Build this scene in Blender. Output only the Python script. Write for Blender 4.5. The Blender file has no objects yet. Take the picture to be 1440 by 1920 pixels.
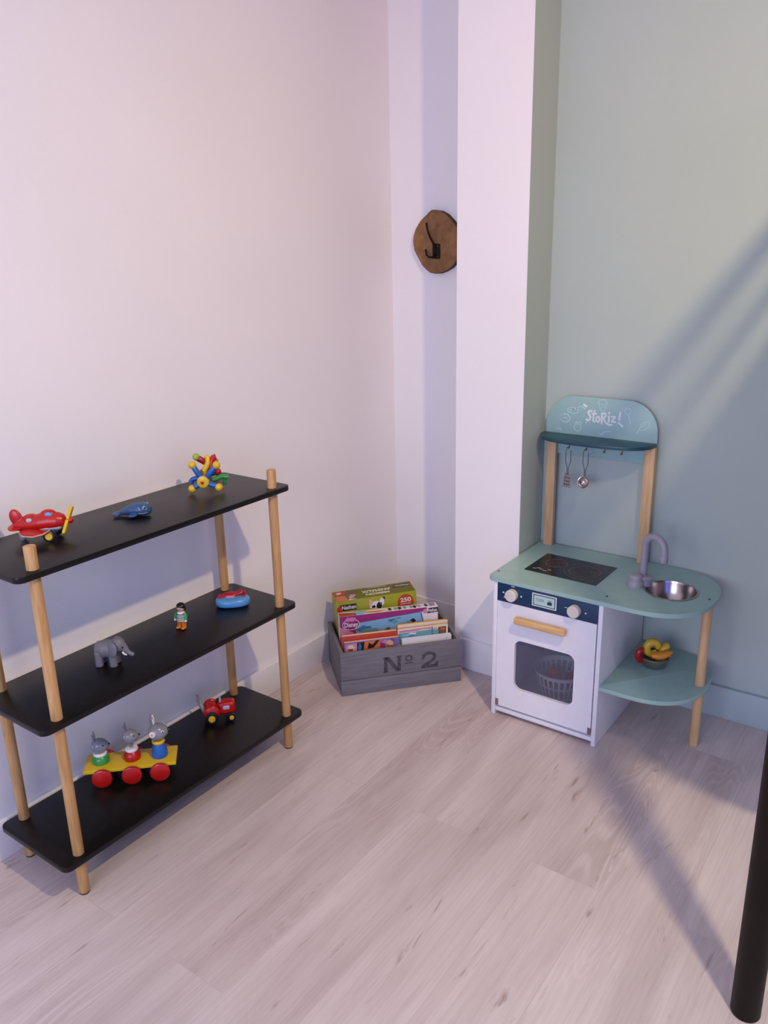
import bpy, bmesh, math, random
from mathutils import Vector, Matrix
random.seed(7)
SC = bpy.context.scene
COL = SC.collection
PI = math.pi

# ---------------------------------------------------------------- camera
def setup_camera():
    yaw, pitch, roll = 0.6299, 0.3071, -0.0219
    cy, sy = math.cos(yaw), math.sin(yaw)
    f = Vector((-sy * math.cos(pitch), cy * math.cos(pitch), -math.sin(pitch)))
    r = Vector((cy, sy, 0)); u = r.cross(f)
    c, s = math.cos(roll), math.sin(roll)
    r2 = r * c + u * s; u2 = u * c - r * s
    cam = bpy.data.cameras.new('camera'); o = bpy.data.objects.new('camera', cam); COL.objects.link(o)
    m = Matrix((r2, u2, -f)).transposed().to_4x4(); m.translation = (1.6505, -2.3415, 1.3128)
    o.matrix_world = m
    cam.sensor_fit = 'VERTICAL'; cam.sensor_height = 24.0; cam.lens = 24.0 * 1536.5 / 1920
    cam.clip_start = 0.02
    SC.camera = o
setup_camera()

# ---------------------------------------------------------------- light
W = bpy.data.worlds.new('daylight'); SC.world = W; W.use_nodes = True
W.node_tree.nodes['Background'].inputs[0].default_value = (0.05, 0.20, 0.70, 1)
W.node_tree.nodes['Background'].inputs[1].default_value = 1.0
def area(name, loc, rot, size, energy, color, shape='DISK', size_y=None):
    l = bpy.data.lights.new(name, 'AREA'); l.shape = shape; l.size = size
    if size_y: l.size_y = size_y
    l.energy = energy; l.color = color
    o = bpy.data.objects.new(name, l); o.location = loc; o.rotation_euler = rot; COL.objects.link(o)
    return o
def aim(p, t): return (Vector(t) - Vector(p)).to_track_quat('-Z', 'Y').to_euler()
KEY = (1.87, -1.5, 2.3)                       # ceiling lamp up to the right of the camera
area('ceiling_lamp', KEY, (0, 0, 0), 0.08, 25, (0.863, 0.881, 0.66))
sl = bpy.data.lights.new('added_warm_fill_spot', 'SPOT'); sl.energy = 60; sl.color = (0.812, 0.350, 0.02)  # added warm fill at the lamp position, aimed to brighten the corner
sl.spot_size = math.radians(110); sl.spot_blend = 1.0; sl.shadow_soft_size = 0.04
so = bpy.data.objects.new('added_warm_fill_spot', sl); so.location = KEY; so.rotation_euler = aim(KEY, (0.3, -0.3, 0.75)); COL.objects.link(so)
area('rear_window_daylight', (1.2, -4.0, 1.3), aim((1.2, -4.0, 1.3), (0.6, -0.3, 0.9)), 1.6, 34, (1.0, 1.0, 1.15), 'RECTANGLE', 1.2)
area('added_side_blue_fill', (3.2, -3.2, 1.2), aim((3.2, -3.2, 1.2), (0.0, -0.9, 0.8)), 1.2, 34, (0.02, 0.05, 0.40), 'RECTANGLE', 1.2)  # added blue fill from the right, no side window known
SC.view_settings.view_transform = 'Standard'; SC.view_settings.look = 'None'
SC.view_settings.gamma = 1; SC.view_settings.use_curve_mapping = False
SC.view_settings.exposure = 0.0

# ---------------------------------------------------------------- materials
def nodes(m): return m.node_tree.nodes, m.node_tree.links
def mat(name, col, rough=0.5, metal=0.0, var=0.04, scale=30.0, bump=0.0, bscale=200.0, stretch=(1, 1, 1), coat=0.0, spec=0.5):
    m = bpy.data.materials.new(name); m.use_nodes = True
    N, L = nodes(m); b = N['Principled BSDF']
    b.inputs['Roughness'].default_value = rough; b.inputs['Metallic'].default_value = metal
    b.inputs['Specular IOR Level'].default_value = spec
    if coat: b.inputs['Coat Weight'].default_value = coat; b.inputs['Coat Roughness'].default_value = 0.12
    tc = N.new('ShaderNodeTexCoord'); mp = N.new('ShaderNodeMapping'); mp.inputs['Scale'].default_value = stretch
    L.new(tc.outputs['Object'], mp.inputs[0])
    nz = N.new('ShaderNodeTexNoise'); nz.inputs['Scale'].default_value = scale; nz.inputs['Detail'].default_value = 5
    L.new(mp.outputs[0], nz.inputs['Vector'])
    rp = N.new('ShaderNodeValToRGB')
    lo = [max(0, c * (1 - var * 2)) for c in col]; hi = [min(1, c * (1 + var * 2)) for c in col]
    rp.color_ramp.elements[0].position = 0.3; rp.color_ramp.elements[1].position = 0.7
    rp.color_ramp.elements[0].color = (*lo, 1); rp.color_ramp.elements[1].color = (*hi, 1)
    L.new(nz.outputs[0], rp.inputs[0]); L.new(rp.outputs[0], b.inputs['Base Color'])
    if bump:
        n2 = N.new('ShaderNodeTexNoise'); n2.inputs['Scale'].default_value = bscale; n2.inputs['Detail'].default_value = 3
        L.new(mp.outputs[0], n2.inputs['Vector'])
        bp = N.new('ShaderNodeBump'); bp.inputs['Strength'].default_value = bump; bp.inputs['Distance'].default_value = 0.002
        L.new(n2.outputs[0], bp.inputs['Height']); L.new(bp.outputs[0], b.inputs['Normal'])
    return m
def wood(name, c1, c2, axis='Z', rough=0.45, scale=1.0):
    m = bpy.data.materials.new(name); m.use_nodes = True
    N, L = nodes(m); b = N['Principled BSDF']; b.inputs['Roughness'].default_value = rough
    tc = N.new('ShaderNodeTexCoord'); mp = N.new('ShaderNodeMapping')
    s = [60 * scale] * 3; s['XYZ'.index(axis)] = 5 * scale; mp.inputs['Scale'].default_value = s
    L.new(tc.outputs['Object'], mp.inputs[0])
    nz = N.new('ShaderNodeTexNoise'); nz.inputs['Scale'].default_value = 2.0; nz.inputs['Detail'].default_value = 6
    nz.inputs['Distortion'].default_value = 0.6
    L.new(mp.outputs[0], nz.inputs['Vector'])
    rp = N.new('ShaderNodeValToRGB'); rp.color_ramp.elements[0].position = 0.35; rp.color_ramp.elements[1].position = 0.65
    rp.color_ramp.elements[0].color = (*c1, 1); rp.color_ramp.elements[1].color = (*c2, 1)
    L.new(nz.outputs[0], rp.inputs[0]); L.new(rp.outputs[0], b.inputs['Base Color'])
    bp = N.new('ShaderNodeBump'); bp.inputs['Strength'].default_value = 0.15; bp.inputs['Distance'].default_value = 0.001
    L.new(nz.outputs[0], bp.inputs['Height']); L.new(bp.outputs[0], b.inputs['Normal'])
    return m

def floor_mat():
    m = bpy.data.materials.new('whitewashed_oak_laminate'); m.use_nodes = True
    N, L = nodes(m); b = N['Principled BSDF']; b.inputs['Roughness'].default_value = 0.42
    b.inputs['Specular IOR Level'].default_value = 0.35
    tc = N.new('ShaderNodeTexCoord')
    # planks: brick texture, rows run along y
    mp = N.new('ShaderNodeMapping'); mp.inputs['Rotation'].default_value = (0, 0, PI / 2); mp.inputs['Location'].default_value = (0.35, 0.11, 0)
    L.new(tc.outputs['Object'], mp.inputs[0])
    br = N.new('ShaderNodeTexBrick'); br.inputs['Scale'].default_value = 1.0
    br.inputs['Brick Width'].default_value = 1.28; br.inputs['Row Height'].default_value = 0.16
    br.inputs['Mortar Size'].default_value = 0.0009; br.inputs['Mortar Smooth'].default_value = 0.3
    br.inputs['Color1'].default_value = (0.0, 0.0, 0.0, 1); br.inputs['Color2'].default_value = (1, 1, 1, 1)
    br.inputs['Mortar'].default_value = (0.5, 0.5, 0.5, 1)
    L.new(mp.outputs[0], br.inputs['Vector'])
    # per plank offset of the grain
    sp = N.new('ShaderNodeSeparateColor'); L.new(br.outputs['Color'], sp.inputs[0])
    mul = N.new('ShaderNodeMath'); mul.operation = 'MULTIPLY'; mul.inputs[1].default_value = 7.3; L.new(sp.outputs[0], mul.inputs[0])
    cb = N.new('ShaderNodeCombineXYZ'); L.new(mul.outputs[0], cb.inputs[2]); L.new(mul.outputs[0], cb.inputs[1])
    ad = N.new('ShaderNodeVectorMath'); L.new(tc.outputs['Object'], ad.inputs[0]); L.new(cb.outputs[0], ad.inputs[1])
    def noise(stretch, scale, detail, dist=0.0, rough=0.55):
        q = N.new('ShaderNodeMapping'); q.inputs['Scale'].default_value = stretch; L.new(ad.outputs[0], q.inputs[0])
        n = N.new('ShaderNodeTexNoise'); n.inputs['Scale'].default_value = scale; n.inputs['Detail'].default_value = detail
        n.inputs['Distortion'].default_value = dist; n.inputs['Roughness'].default_value = rough
        L.new(q.outputs[0], n.inputs['Vector']); return n
    def ramp(src, p0, p1, c0, c1):
        r = N.new('ShaderNodeValToRGB'); r.color_ramp.elements[0].position = p0; r.color_ramp.elements[1].position = p1
        r.color_ramp.elements[0].color = (*c0, 1); r.color_ramp.elements[1].color = (*c1, 1); L.new(src, r.inputs[0]); return r
    def mix(kind, fac, a, bb):
        x = N.new('ShaderNodeMix'); x.data_type = 'RGBA'; x.blend_type = kind
        if isinstance(fac, float): x.inputs[0].default_value = fac
        else: L.new(fac, x.inputs[0])
        for i, v in ((6, a), (7, bb)):
            if isinstance(v, tuple): x.inputs[i].default_value = (*v, 1)
            else: L.new(v, x.inputs[i])
        return x
    broad = noise((9, 1.2, 1), 1.0, 4, 0.4)
    base = ramp(broad.outputs[0], 0.3, 0.7, FLOOR_A, FLOOR_B)
    fine = noise((160, 6, 1), 1.0, 6, 0.3, 0.7)
    fr = ramp(fine.outputs[0], 0.36, 0.56, (0.88, 0.85, 0.85), (1, 1, 1))
    m1 = mix('MULTIPLY', 0.8, base.outputs[0], fr.outputs[0])
    # cathedral grain: wave bands, distorted, only in patches
    q = N.new('ShaderNodeMapping'); q.inputs['Scale'].default_value = (12, 1.6, 1); L.new(ad.outputs[0], q.inputs[0])
    low = N.new('ShaderNodeTexNoise'); low.inputs['Scale'].default_value = 0.9; low.inputs['Detail'].default_value = 1.0
    low.inputs['Distortion'].default_value = 0.5
    L.new(q.outputs[0], low.inputs['Vector'])
    k = N.new('ShaderNodeMath'); k.operation = 'MULTIPLY'; k.inputs[1].default_value = 150; L.new(low.outputs[0], k.inputs[0])
    sn = N.new('ShaderNodeMath'); sn.operation = 'SINE'; L.new(k.outputs[0], sn.inputs[0])
    wr = ramp(sn.outputs[0], 0.0, 0.9, (0.80, 0.75, 0.75), (1, 1, 1))
    pm = noise((3.0, 1.3, 1), 1.0, 2)
    pr = ramp(pm.outputs[0], 0.53, 0.66, (0, 0, 0), (0.60, 0.60, 0.60))
    m2 = mix('MULTIPLY', pr.outputs[0], m1.outputs[2], wr.outputs[0])
    # short dark pores and knots
    kn = noise((30, 5.0, 1), 1.0, 4, 1.2)
    kr = ramp(kn.outputs[0], 0.645, 0.75, (1, 1, 1), (0.52, 0.41, 0.38))
    m3 = mix('MULTIPLY', 0.8, m2.outputs[2], kr.outputs[0])
    # seams
    m4 = mix('MIX', br.outputs['Fac'], m3.outputs[2], (0.47, 0.39, 0.39))
    L.new(m4.outputs[2], b.inputs['Base Color'])
    bp = N.new('ShaderNodeBump'); bp.inputs['Strength'].default_value = 0.12; bp.inputs['Distance'].default_value = 0.001
    L.new(fine.outputs[0], bp.inputs['Height']); L.new(bp.outputs[0], b.inputs['Normal'])
    return m
FLOOR_A = (0.47, 0.38, 0.37); FLOOR_B = (0.635, 0.54, 0.53)
M = {}
M['white_wall'] = mat('white_wall_paint', (0.83, 0.80, 0.81), 0.75, var=0.008, scale=3, bump=0.12, bscale=260)
M['green_wall'] = mat('sage_wall_paint', (0.425, 0.495, 0.465), 0.7, var=0.01, scale=3, bump=0.12, bscale=260)
M['green_skirt'] = mat('sage_skirting_paint', (0.41, 0.49, 0.49), 0.4, var=0.01)
M['white_skirt'] = mat('white_skirting_paint', (0.80, 0.78, 0.80), 0.4, var=0.01)
M['ceiling'] = mat('ceiling_paint', (0.84, 0.82, 0.82), 0.8, var=0.01)
M['floor'] = floor_mat()
M['black_board'] = mat('dark_brown_black_laminate', (0.0045, 0.0035, 0.0035), 0.33, var=0.15, scale=60, bump=0.05, bscale=400, spec=0.30)
M['bamboo'] = wood('bamboo', (0.40, 0.21, 0.075), (0.55, 0.32, 0.13), 'Z')
M['pine'] = wood('pale_pine', (0.56, 0.34, 0.16), (0.68, 0.44, 0.23), 'Z')
M['pine_x'] = wood('pale_pine_handle', (0.58, 0.34, 0.13), (0.70, 0.44, 0.20), 'X')
M['kwhite'] = mat('white_lacquered_board', (0.76, 0.75, 0.80), 0.35, var=0.01)
M['mint'] = mat('mint_lacquered_board', (0.31, 0.47, 0.43), 0.35, var=0.02)
M['mint_edge'] = mat('mint_lacquered_edge', (0.30, 0.50, 0.49), 0.4, var=0.02)
M['aqua'] = mat('aqua_lacquered_board', (0.30, 0.475, 0.48), 0.4, var=0.02)
M['petrol'] = mat('petrol_lacquered_board', (0.012, 0.07, 0.10), 0.35, var=0.04)
M['navy'] = mat('navy_print', (0.004, 0.035, 0.095), 0.35, var=0.03)
M['knob'] = mat('pale_cream_knob', (0.66, 0.60, 0.54), 0.45, var=0.03)
M['print_white'] = mat('white_print', (0.75, 0.77, 0.78), 0.5, var=0.01)
M['print_pale'] = mat('pale_aqua_print', (0.50, 0.68, 0.69), 0.5, var=0.02)
M['screen'] = mat('pale_green_display_print', (0.42, 0.58, 0.53), 0.4, var=0.02)
M['hob'] = mat('black_hob_print', (0.010, 0.009, 0.011), 0.22, var=0.1)
M['hob_ring'] = mat('brown_burner_print', (0.075, 0.028, 0.022), 0.4, var=0.3, scale=120)
M['hob_grey'] = mat('grey_burner_print', (0.16, 0.11, 0.10), 0.4, var=0.1)
M['steel'] = mat('stainless_steel', (0.46, 0.39, 0.36), 0.24, 1.0, var=0.05)
M['steel_dark'] = mat('dark_steel_wire', (0.16, 0.17, 0.19), 0.3, 1.0, var=0.05)
M['faucet'] = mat('lilac_grey_plastic', (0.33, 0.30, 0.34), 0.35, var=0.02)
M['hinge'] = mat('brown_plastic_catch', (0.20, 0.14, 0.11), 0.5, var=0.05)
M['screw'] = mat('dark_screw', (0.08, 0.07, 0.06), 0.4, 0.6)
M['black_metal'] = mat('black_powder_coated_metal', (0.010, 0.006, 0.004), 0.5, 0.0, var=0.1, spec=0.15)
M['crate'] = wood('grey_painted_wood', (0.130, 0.122, 0.142), (0.170, 0.160, 0.182), 'X', rough=0.7)
M['crate_y'] = wood('grey_painted_wood_side', (0.130, 0.122, 0.142), (0.170, 0.160, 0.182), 'Y', rough=0.7)
M['stencil'] = mat('dark_stencil_paint', (0.060, 0.050, 0.066), 0.7, var=0.25, scale=90)
M['slice'] = wood('oiled_wood_slice', (0.17, 0.070, 0.018), (0.27, 0.125, 0.040), 'Y', rough=0.55, scale=0.25)
M['bark'] = mat('bark_edge', (0.055, 0.026, 0.014), 0.8, var=0.15, scale=80)
def P(name, col, rough=0.3, **k): M[name] = mat(name + '_toy_plastic' if not name.startswith('card') else name, col, rough, var=k.pop('var', 0.02), **k)
P('red', (0.43, 0.007, 0.005)); P('darkred', (0.28, 0.006, 0.008)); P('yellow', (0.66, 0.43, 0.012)); P('blue', (0.012, 0.11, 0.42))
P('skyblue', (0.09, 0.30, 0.62)); P('green', (0.03, 0.27, 0.06)); P('lime', (0.30, 0.42, 0.04)); P('orange', (0.62, 0.17, 0.02))
P('grey', (0.20, 0.20, 0.235)); P('elephant', (0.17, 0.16, 0.185), 0.5); P('white', (0.72, 0.70, 0.70)); P('black', (0.008, 0.008, 0.009))
P('palegrey', (0.42, 0.42, 0.50)); P('whale', (0.025, 0.075, 0.18), 0.38); P('whale_light', (0.20, 0.30, 0.44), 0.35)
P('skin', (0.60, 0.34, 0.28)); P('flame', (0.60, 0.10, 0.02)); P('crab', (0.42, 0.008, 0.02)); P('mouse', (0.23, 0.23, 0.27), 0.25)
P('cardgreen', (0.30, 0.31, 0.014), 0.35); P('cardlime', (0.44, 0.50, 0.05), 0.35); P('cardpurple', (0.27, 0.022, 0.16), 0.35); P('cardpink', (0.55, 0.22, 0.38), 0.35)
P('cardblue', (0.20, 0.42, 0.62), 0.35); P('cardteal', (0.12, 0.32, 0.34), 0.4); P('cardcream', (0.66, 0.60, 0.46), 0.45); P('cardwhite', (0.70, 0.66, 0.68), 0.4)
P('cardred', (0.45, 0.035, 0.02), 0.35); P('cardorange', (0.60, 0.15, 0.03), 0.35); P('cardblack', (0.012, 0.010, 0.014), 0.35); P('cardbrown', (0.16, 0.07, 0.04), 0.4)
P('cardviolet', (0.20, 0.12, 0.36), 0.35); P('cardyellow', (0.72, 0.52, 0.12), 0.35); P('cardskin', (0.62, 0.36, 0.27), 0.4); P('carddeep', (0.05, 0.16, 0.30), 0.4)
P('basket', (0.62, 0.60, 0.62), 0.4); P('tomato', (0.60, 0.10, 0.02), 0.3); P('banana', (0.66, 0.42, 0.03), 0.35); P('corn', (0.70, 0.26, 0.02), 0.4, bump=0.5, bscale=500)
P('pepper', (0.40, 0.008, 0.012), 0.2)

def pane_mat():
    m = bpy.data.materials.new('tinted_acrylic_pane'); m.use_nodes = True
    N, L = nodes(m); b = N['Principled BSDF']; b.inputs['Base Color'].default_value = (0.30, 0.30, 0.37, 1); b.inputs['Roughness'].default_value = 0.25
    nz = N.new('ShaderNodeTexNoise'); nz.inputs['Scale'].default_value = 8
    t = N.new('ShaderNodeBsdfTransparent'); t.inputs[0].default_value = (0.90, 0.90, 0.95, 1)
    mx = N.new('ShaderNodeMixShader'); mr = N.new('ShaderNodeMapRange'); mr.inputs['To Min'].default_value = 0.11; mr.inputs['To Max'].default_value = 0.17
    L.new(nz.outputs[0], mr.inputs[0]); L.new(mr.outputs[0], mx.inputs[0])
    L.new(t.outputs[0], mx.inputs[1]); L.new(b.outputs[0], mx.inputs[2]); L.new(mx.outputs[0], N['Material Output'].inputs[0])
    return m
M['pane'] = pane_mat()

# ---------------------------------------------------------------- mesh helpers
class MB:
    """collects shapes and links them as one mesh object"""
    def __init__(s): s.bm = bmesh.new(); s.mats = []
    def mi(s, m):
        m = M[m] if isinstance(m, str) else m
        if m not in s.mats: s.mats.append(m)
        return s.mats.index(m)
    def merge(s, t, m, mx=None):
        i = s.mi(m)
        for f in t.faces: f.material_index = i
        if mx is not None: t.transform(mx)
        bmesh.ops.recalc_face_normals(t, faces=t.faces)
        me = bpy.data.meshes.new('t'); t.to_mesh(me); t.free(); s.bm.from_mesh(me); bpy.data.meshes.remove(me)
        return s
    def box(s, lo, hi, m, bev=0.0, seg=2, mx=None):
        t = bmesh.new(); bmesh.ops.create_cube(t, size=1)
        c = [(a + b) / 2 for a, b in zip(lo, hi)]; d = [abs(b - a) for a, b in zip(lo, hi)]
        t.transform(Matrix.Translation(c) @ Matrix.Diagonal((*d, 1)))
        if bev: bmesh.ops.bevel(t, geom=t.edges[:], offset=min(bev, min(d) * .45), segments=seg, profile=0.5, affect='EDGES')
        return s.merge(t, m, mx)
    def prism(s, pts, h0, h1, m, bev=0.0, mx=None, seg=2):
        """polygon in xy between z=h0 and z=h1"""
        t = bmesh.new(); vs = [t.verts.new((x, y, h0)) for x, y in pts]; f = t.faces.new(vs)
        r = bmesh.ops.extrude_face_region(t, geom=[f]); ev = [g for g in r['geom'] if isinstance(g, bmesh.types.BMVert)]
        bmesh.ops.translate(t, verts=ev, vec=(0, 0, h1 - h0))
        if bev:
            es = [e for e in t.edges if abs(e.verts[0].co.z - e.verts[1].co.z) < 1e-9]
            bmesh.ops.bevel(t, geom=es, offset=bev, segments=seg, profile=0.5, affect='EDGES')
        return s.merge(t, m, mx)
    def cyl(s, a, b, r0, r1, m, seg=24, bev=0.0, mx=None):
        a = Vector(a); b = Vector(b); d = b - a; t = bmesh.new()
        bmesh.ops.create_cone(t, cap_ends=True, segments=seg, radius1=r0, radius2=r1, depth=d.length)
        if bev:
            es = [e for e in t.edges if abs(e.verts[0].co.z - e.verts[1].co.z) < 1e-9]
            bmesh.ops.bevel(t, geom=es, offset=bev, segments=2, profile=0.5, affect='EDGES')
        t.transform(Matrix.Translation((a + b) / 2) @ d.to_track_quat('Z', 'Y').to_matrix().to_4x4())
        return s.merge(t, m, mx)
    def ell(s, c, r, m, rot=None, seg=24, mx=None):
        t = bmesh.new(); bmesh.ops.create_uvsphere(t, u_segments=seg, v_segments=seg // 2 + 2, radius=1)
        q = Matrix.Translation(c)
        if rot: q = q @ (Matrix.Rotation(rot[2], 4, 'Z') @ Matrix.Rotation(rot[1], 4, 'Y') @ Matrix.Rotation(rot[0], 4, 'X'))
        if not hasattr(r, '__len__'): r = (r, r, r)
        t.transform(q @ Matrix.Diagonal((*r, 1)))
        return s.merge(t, m, mx)
    def lathe(s, prof, m, seg=32, mx=None, closed=False):
        """profile [(r,z)...] revolved about z"""
        t = bmesh.new(); rings = []
        for r, z in prof:
            rings.append([t.verts.new((0, 0, z))] if r < 1e-6 else [t.verts.new((r * math.cos(2 * PI * k / seg), r * math.sin(2 * PI * k / seg), z)) for k in range(seg)])
        pairs = list(zip(rings, rings[1:]))
        if closed: pairs.append((rings[-1], rings[0]))
        for A, B in pairs:
            for k in range(seg):
                k2 = (k + 1) % seg
                if len(A) == 1 and len(B) == 1: continue
                if len(A) == 1: t.faces.new((A[0], B[k], B[k2]))
                elif len(B) == 1: t.faces.new((A[k], A[k2], B[0]))
                else: t.faces.new((A[k], A[k2], B[k2], B[k]))
        return s.merge(t, m, mx)
    def tube(s, pts, r, m, seg=12, mx=None, flat=None):
        """tube along points; r number or list; flat=(sx) scales the second axis"""
        pts = [Vector(p) for p in pts]; n = len(pts)
        rs = r if hasattr(r, '__len__') else [r] * n
        t = bmesh.new(); rings = []; up = None
        for i, p in enumerate(pts):
            d = (pts[min(i + 1, n - 1)] - pts[max(i - 1, 0)]).normalized()
            if up is None:
                up = Vector((0, 0, 1)) if abs(d.z) < 0.9 else Vector((1, 0, 0))
            x = up.cross(d).normalized(); y = d.cross(x).normalized(); up = y
            fl = flat or 1
            rings.append([t.verts.new(p + (x * math.cos(2 * PI * k / seg) + y * math.sin(2 * PI * k / seg) * fl) * rs[i]) for k in range(seg)])
        for A, B in zip(rings, rings[1:]):
            for k in range(seg): t.faces.new((A[k], A[(k + 1) % seg], B[(k + 1) % seg], B[k]))
        t.faces.new(rings[0][::-1]); t.faces.new(rings[-1])
        return s.merge(t, m, mx)
    def loft(s, secs, m, seg=24, mx=None, n=2.0):
        """sections (x, y, z, ry, rz) along x, ellipse rings"""
        t = bmesh.new(); rings = []
        def se(v): return math.copysign(abs(v) ** (2 / n), v)
        for x, y, z, ry, rz in secs:
            rings.append([t.verts.new((x, y + ry * se(math.cos(2 * PI * k / seg)), z + rz * se(math.sin(2 * PI * k / seg)))) for k in range(seg)])
        for A, B in zip(rings, rings[1:]):
            for k in range(seg): t.faces.new((A[k], A[(k + 1) % seg], B[(k + 1) % seg], B[k]))
        t.faces.new(rings[0][::-1]); t.faces.new(rings[-1])
        return s.merge(t, m, mx)
    def stroke(s, pts, w, m, h=0.0004, mx=None):
        """flat ribbon in xy, round ends, raised h; each piece a hair higher than the last"""
        for i_, (a, b) in enumerate(zip(pts, pts[1:])):
            a = Vector(a); b = Vector(b); d = b - a
            if d.length < 1e-7: continue
            d.normalize(); nn = Vector((-d.y, d.x)); p = []
            for k in range(5): th = -PI / 2 + PI * k / 4; p.append(b + (d * math.cos(th) + nn * math.sin(th)) * w / 2)
            for k in range(5): th = PI / 2 + PI * k / 4; p.append(a + (d * math.cos(th) + nn * math.sin(th)) * w / 2)
            s.prism([(v.x, v.y) for v in p], 0, h + (i_ % 7) * 1.2e-5, m, mx=mx)
        return s
    def text(s, body, m, size, mx, bold=0.0, h=0.0004, width=None, align='CENTER'):
        c = bpy.data.curves.new('t', 'FONT'); c.body = body; c.size = size; c.extrude = h; c.offset = bold; c.align_x = align; c.align_y = 'CENTER'
        o = bpy.data.objects.new('t', c); COL.objects.link(o); bpy.context.view_layer.update()
        me = bpy.data.meshes.new_from_object(o.evaluated_get(bpy.context.evaluated_depsgraph_get()))
        bpy.data.objects.remove(o); bpy.data.curves.remove(c)
        t = bmesh.new(); t.from_mesh(me); bpy.data.meshes.remove(me)
        if width:
            xs = [v.co.x for v in t.verts]; k = width / (max(xs) - min(xs)); t.transform(Matrix.Diagonal((k, 1, 1, 1)))
        return s.merge(t, m, mx)
    def build(s, name, parent=None, smooth=35, remesh=None, off=None, label=None):
        if off is not None: s.bm.transform(Matrix.Translation(-Vector(off)))
        me = bpy.data.meshes.new(name); s.bm.to_mesh(me); s.bm.free()
        for m in s.mats: me.materials.append(m)
        o = bpy.data.objects.new(name, me); COL.objects.link(o)
        if remesh:
            r = o.modifiers.new('r', 'REMESH'); r.mode = 'VOXEL'; r.voxel_size = remesh; r.use_smooth_shade = True
            q = o.modifiers.new('s', 'SMOOTH'); q.iterations = 6; q.factor = 0.5
            bpy.context.view_layer.update()
            nm = bpy.data.meshes.new_from_object(o.evaluated_get(bpy.context.evaluated_depsgraph_get()))
            o.modifiers.clear(); o.data = nm; bpy.data.meshes.remove(me); me = nm; me.name = name
        if smooth:
            me.polygons.foreach_set('use_smooth', [True] * len(me.polygons)); me.set_sharp_from_angle(angle=math.radians(smooth))
        if parent: o.parent = parent
        if label: o['label'] = label
        return o
def thing(name, label, cat, loc=(0, 0, 0), rz=0.0, group=None, rot=None):
    o = bpy.data.objects.new(name, None); COL.objects.link(o); o.empty_display_size = 0.05
    o.location = loc; o.rotation_euler = rot if rot else (0, 0, rz)
    o['label'] = label; o['category'] = cat
    if group: o['group'] = group
    return o
def tag(o, label, cat, group=None):
    o['label'] = label; o['category'] = cat
    if group: o['group'] = group
    return o
def struct(o): o['kind'] = 'structure'; return o
def face(origin, x, y):
    """matrix mapping local xy plane to a face with given x and y directions"""
    x = Vector(x).normalized(); y = Vector(y).normalized(); z = x.cross(y)
    m = Matrix((x, y, z)).transposed().to_4x4(); m.translation = origin; return m
def rrect(x0, y0, x1, y1, r, n=6):
    p = []
    for cx, cy, a0 in ((x1 - r, y1 - r, 0), (x0 + r, y1 - r, 90), (x0 + r, y0 + r, 180), (x1 - r, y0 + r, 270)):
        for k in range(n + 1): a = math.radians(a0 + 90 * k / n); p.append((cx + r * math.cos(a), cy + r * math.sin(a)))
    return p
def arc(cx, cy, r, a0, a1, n=12, ry=None):
    return [(cx + r * math.cos(math.radians(a0 + (a1 - a0) * k / n)), cy + (ry or r) * math.sin(math.radians(a0 + (a1 - a0) * k / n))) for k in range(n + 1)]

# ---------------------------------------------------------------- room
CX0, CX1, CY, GY = 0.3863, 0.6096, -0.2259, -0.0737
BT, BH = 0.014, 0.098
H = 2.34
struct(MB().box((-0.1, -4.2, -0.05), (3.4, 0.1, 0), 'floor').build('floor', smooth=None))
struct(MB().box((-0.1, -4.2, H), (3.4, 0.1, H + 0.05), 'ceiling').build('ceiling', smooth=None))
struct(MB().box((-0.1, -4.2, 0), (0, 0.1, H), 'white_wall').build('wall_left', smooth=None))
struct(MB().box((0, 0, 0), (CX0 + 0.02, 0.1, H), 'white_wall').build('wall_back', smooth=None))
b = MB().box((CX0, CY, 0), (CX1 - 0.001, 0.1, H), 'white_wall')
b.box((CX1 - 0.001, CY + 0.0006, 0), (CX1, 0.1, H), 'green_wall')
struct(b.build('wall_column', smooth=None))
struct(MB().box((CX1, GY, 0), (3.4, 0.1, H), 'green_wall').build('wall_right', smooth=None))
struct(MB().box((3.4, -4.2, 0), (3.5, 0.1, H), 'white_wall').build('wall_light_block_right', smooth=None))  # unseen wall added to block ambient light from the right
struct(MB().box((0, -4.2, 0), (BT, 0, BH), 'white_skirt', 0.002).build('baseboard_left'))
struct(MB().box((BT, -BT, 0), (CX0, 0, BH), 'white_skirt', 0.002).build('baseboard_back'))
struct(MB().box((CX0 - BT, CY - BT, 0), (CX1, CY, BH + 0.008), 'white_skirt', 0.002).build('baseboard_column'))
struct(MB().box((CX1, GY - BT, 0), (3.4, GY, BH), 'green_skirt', 0.002).build('baseboard_right'))

# ---------------------------------------------------------------- shelf unit
RX0, RX1, RY0, RY1 = 0.0474, 0.253, -1.5601, -0.9006
PX0, PX1, PY0, PY1 = 0.0251, 0.2772, -1.608, -0.8553
Z1, Z2, Z3, ZT = 0.1021, 0.4292, 0.7535, 0.80
shelf = thing('shelf_unit', 'three-tier rack of black boards on round bamboo rods against the left wall', 'shelf', ((RX0 + RX1) / 2, (RY0 + RY1) / 2, 0))
SO = shelf.location.copy()
for z in (Z1, Z2, Z3):
    MB().prism(rrect(PX0, PY0, PX1, PY1, 0.018), z - 0.013, z, 'black_board', 0.0015).build('shelf_board', shelf, off=SO)
for x in (RX0, RX1):
    for y in (RY0, RY1):
        p = MB().cyl((x, y, 0.004), (x, y, ZT), 0.0118, 0.0118, 'bamboo', 28, 0.0012).build('rod', shelf, off=SO)
        MB().cyl((x, y, 0), (x, y, 0.005), 0.0108, 0.0108, 'screw', 24).build('foot_pad', p)
        # foot pad is placed in the rod's frame (same origin as the unit)
        p.children[0].location = -SO

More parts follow.
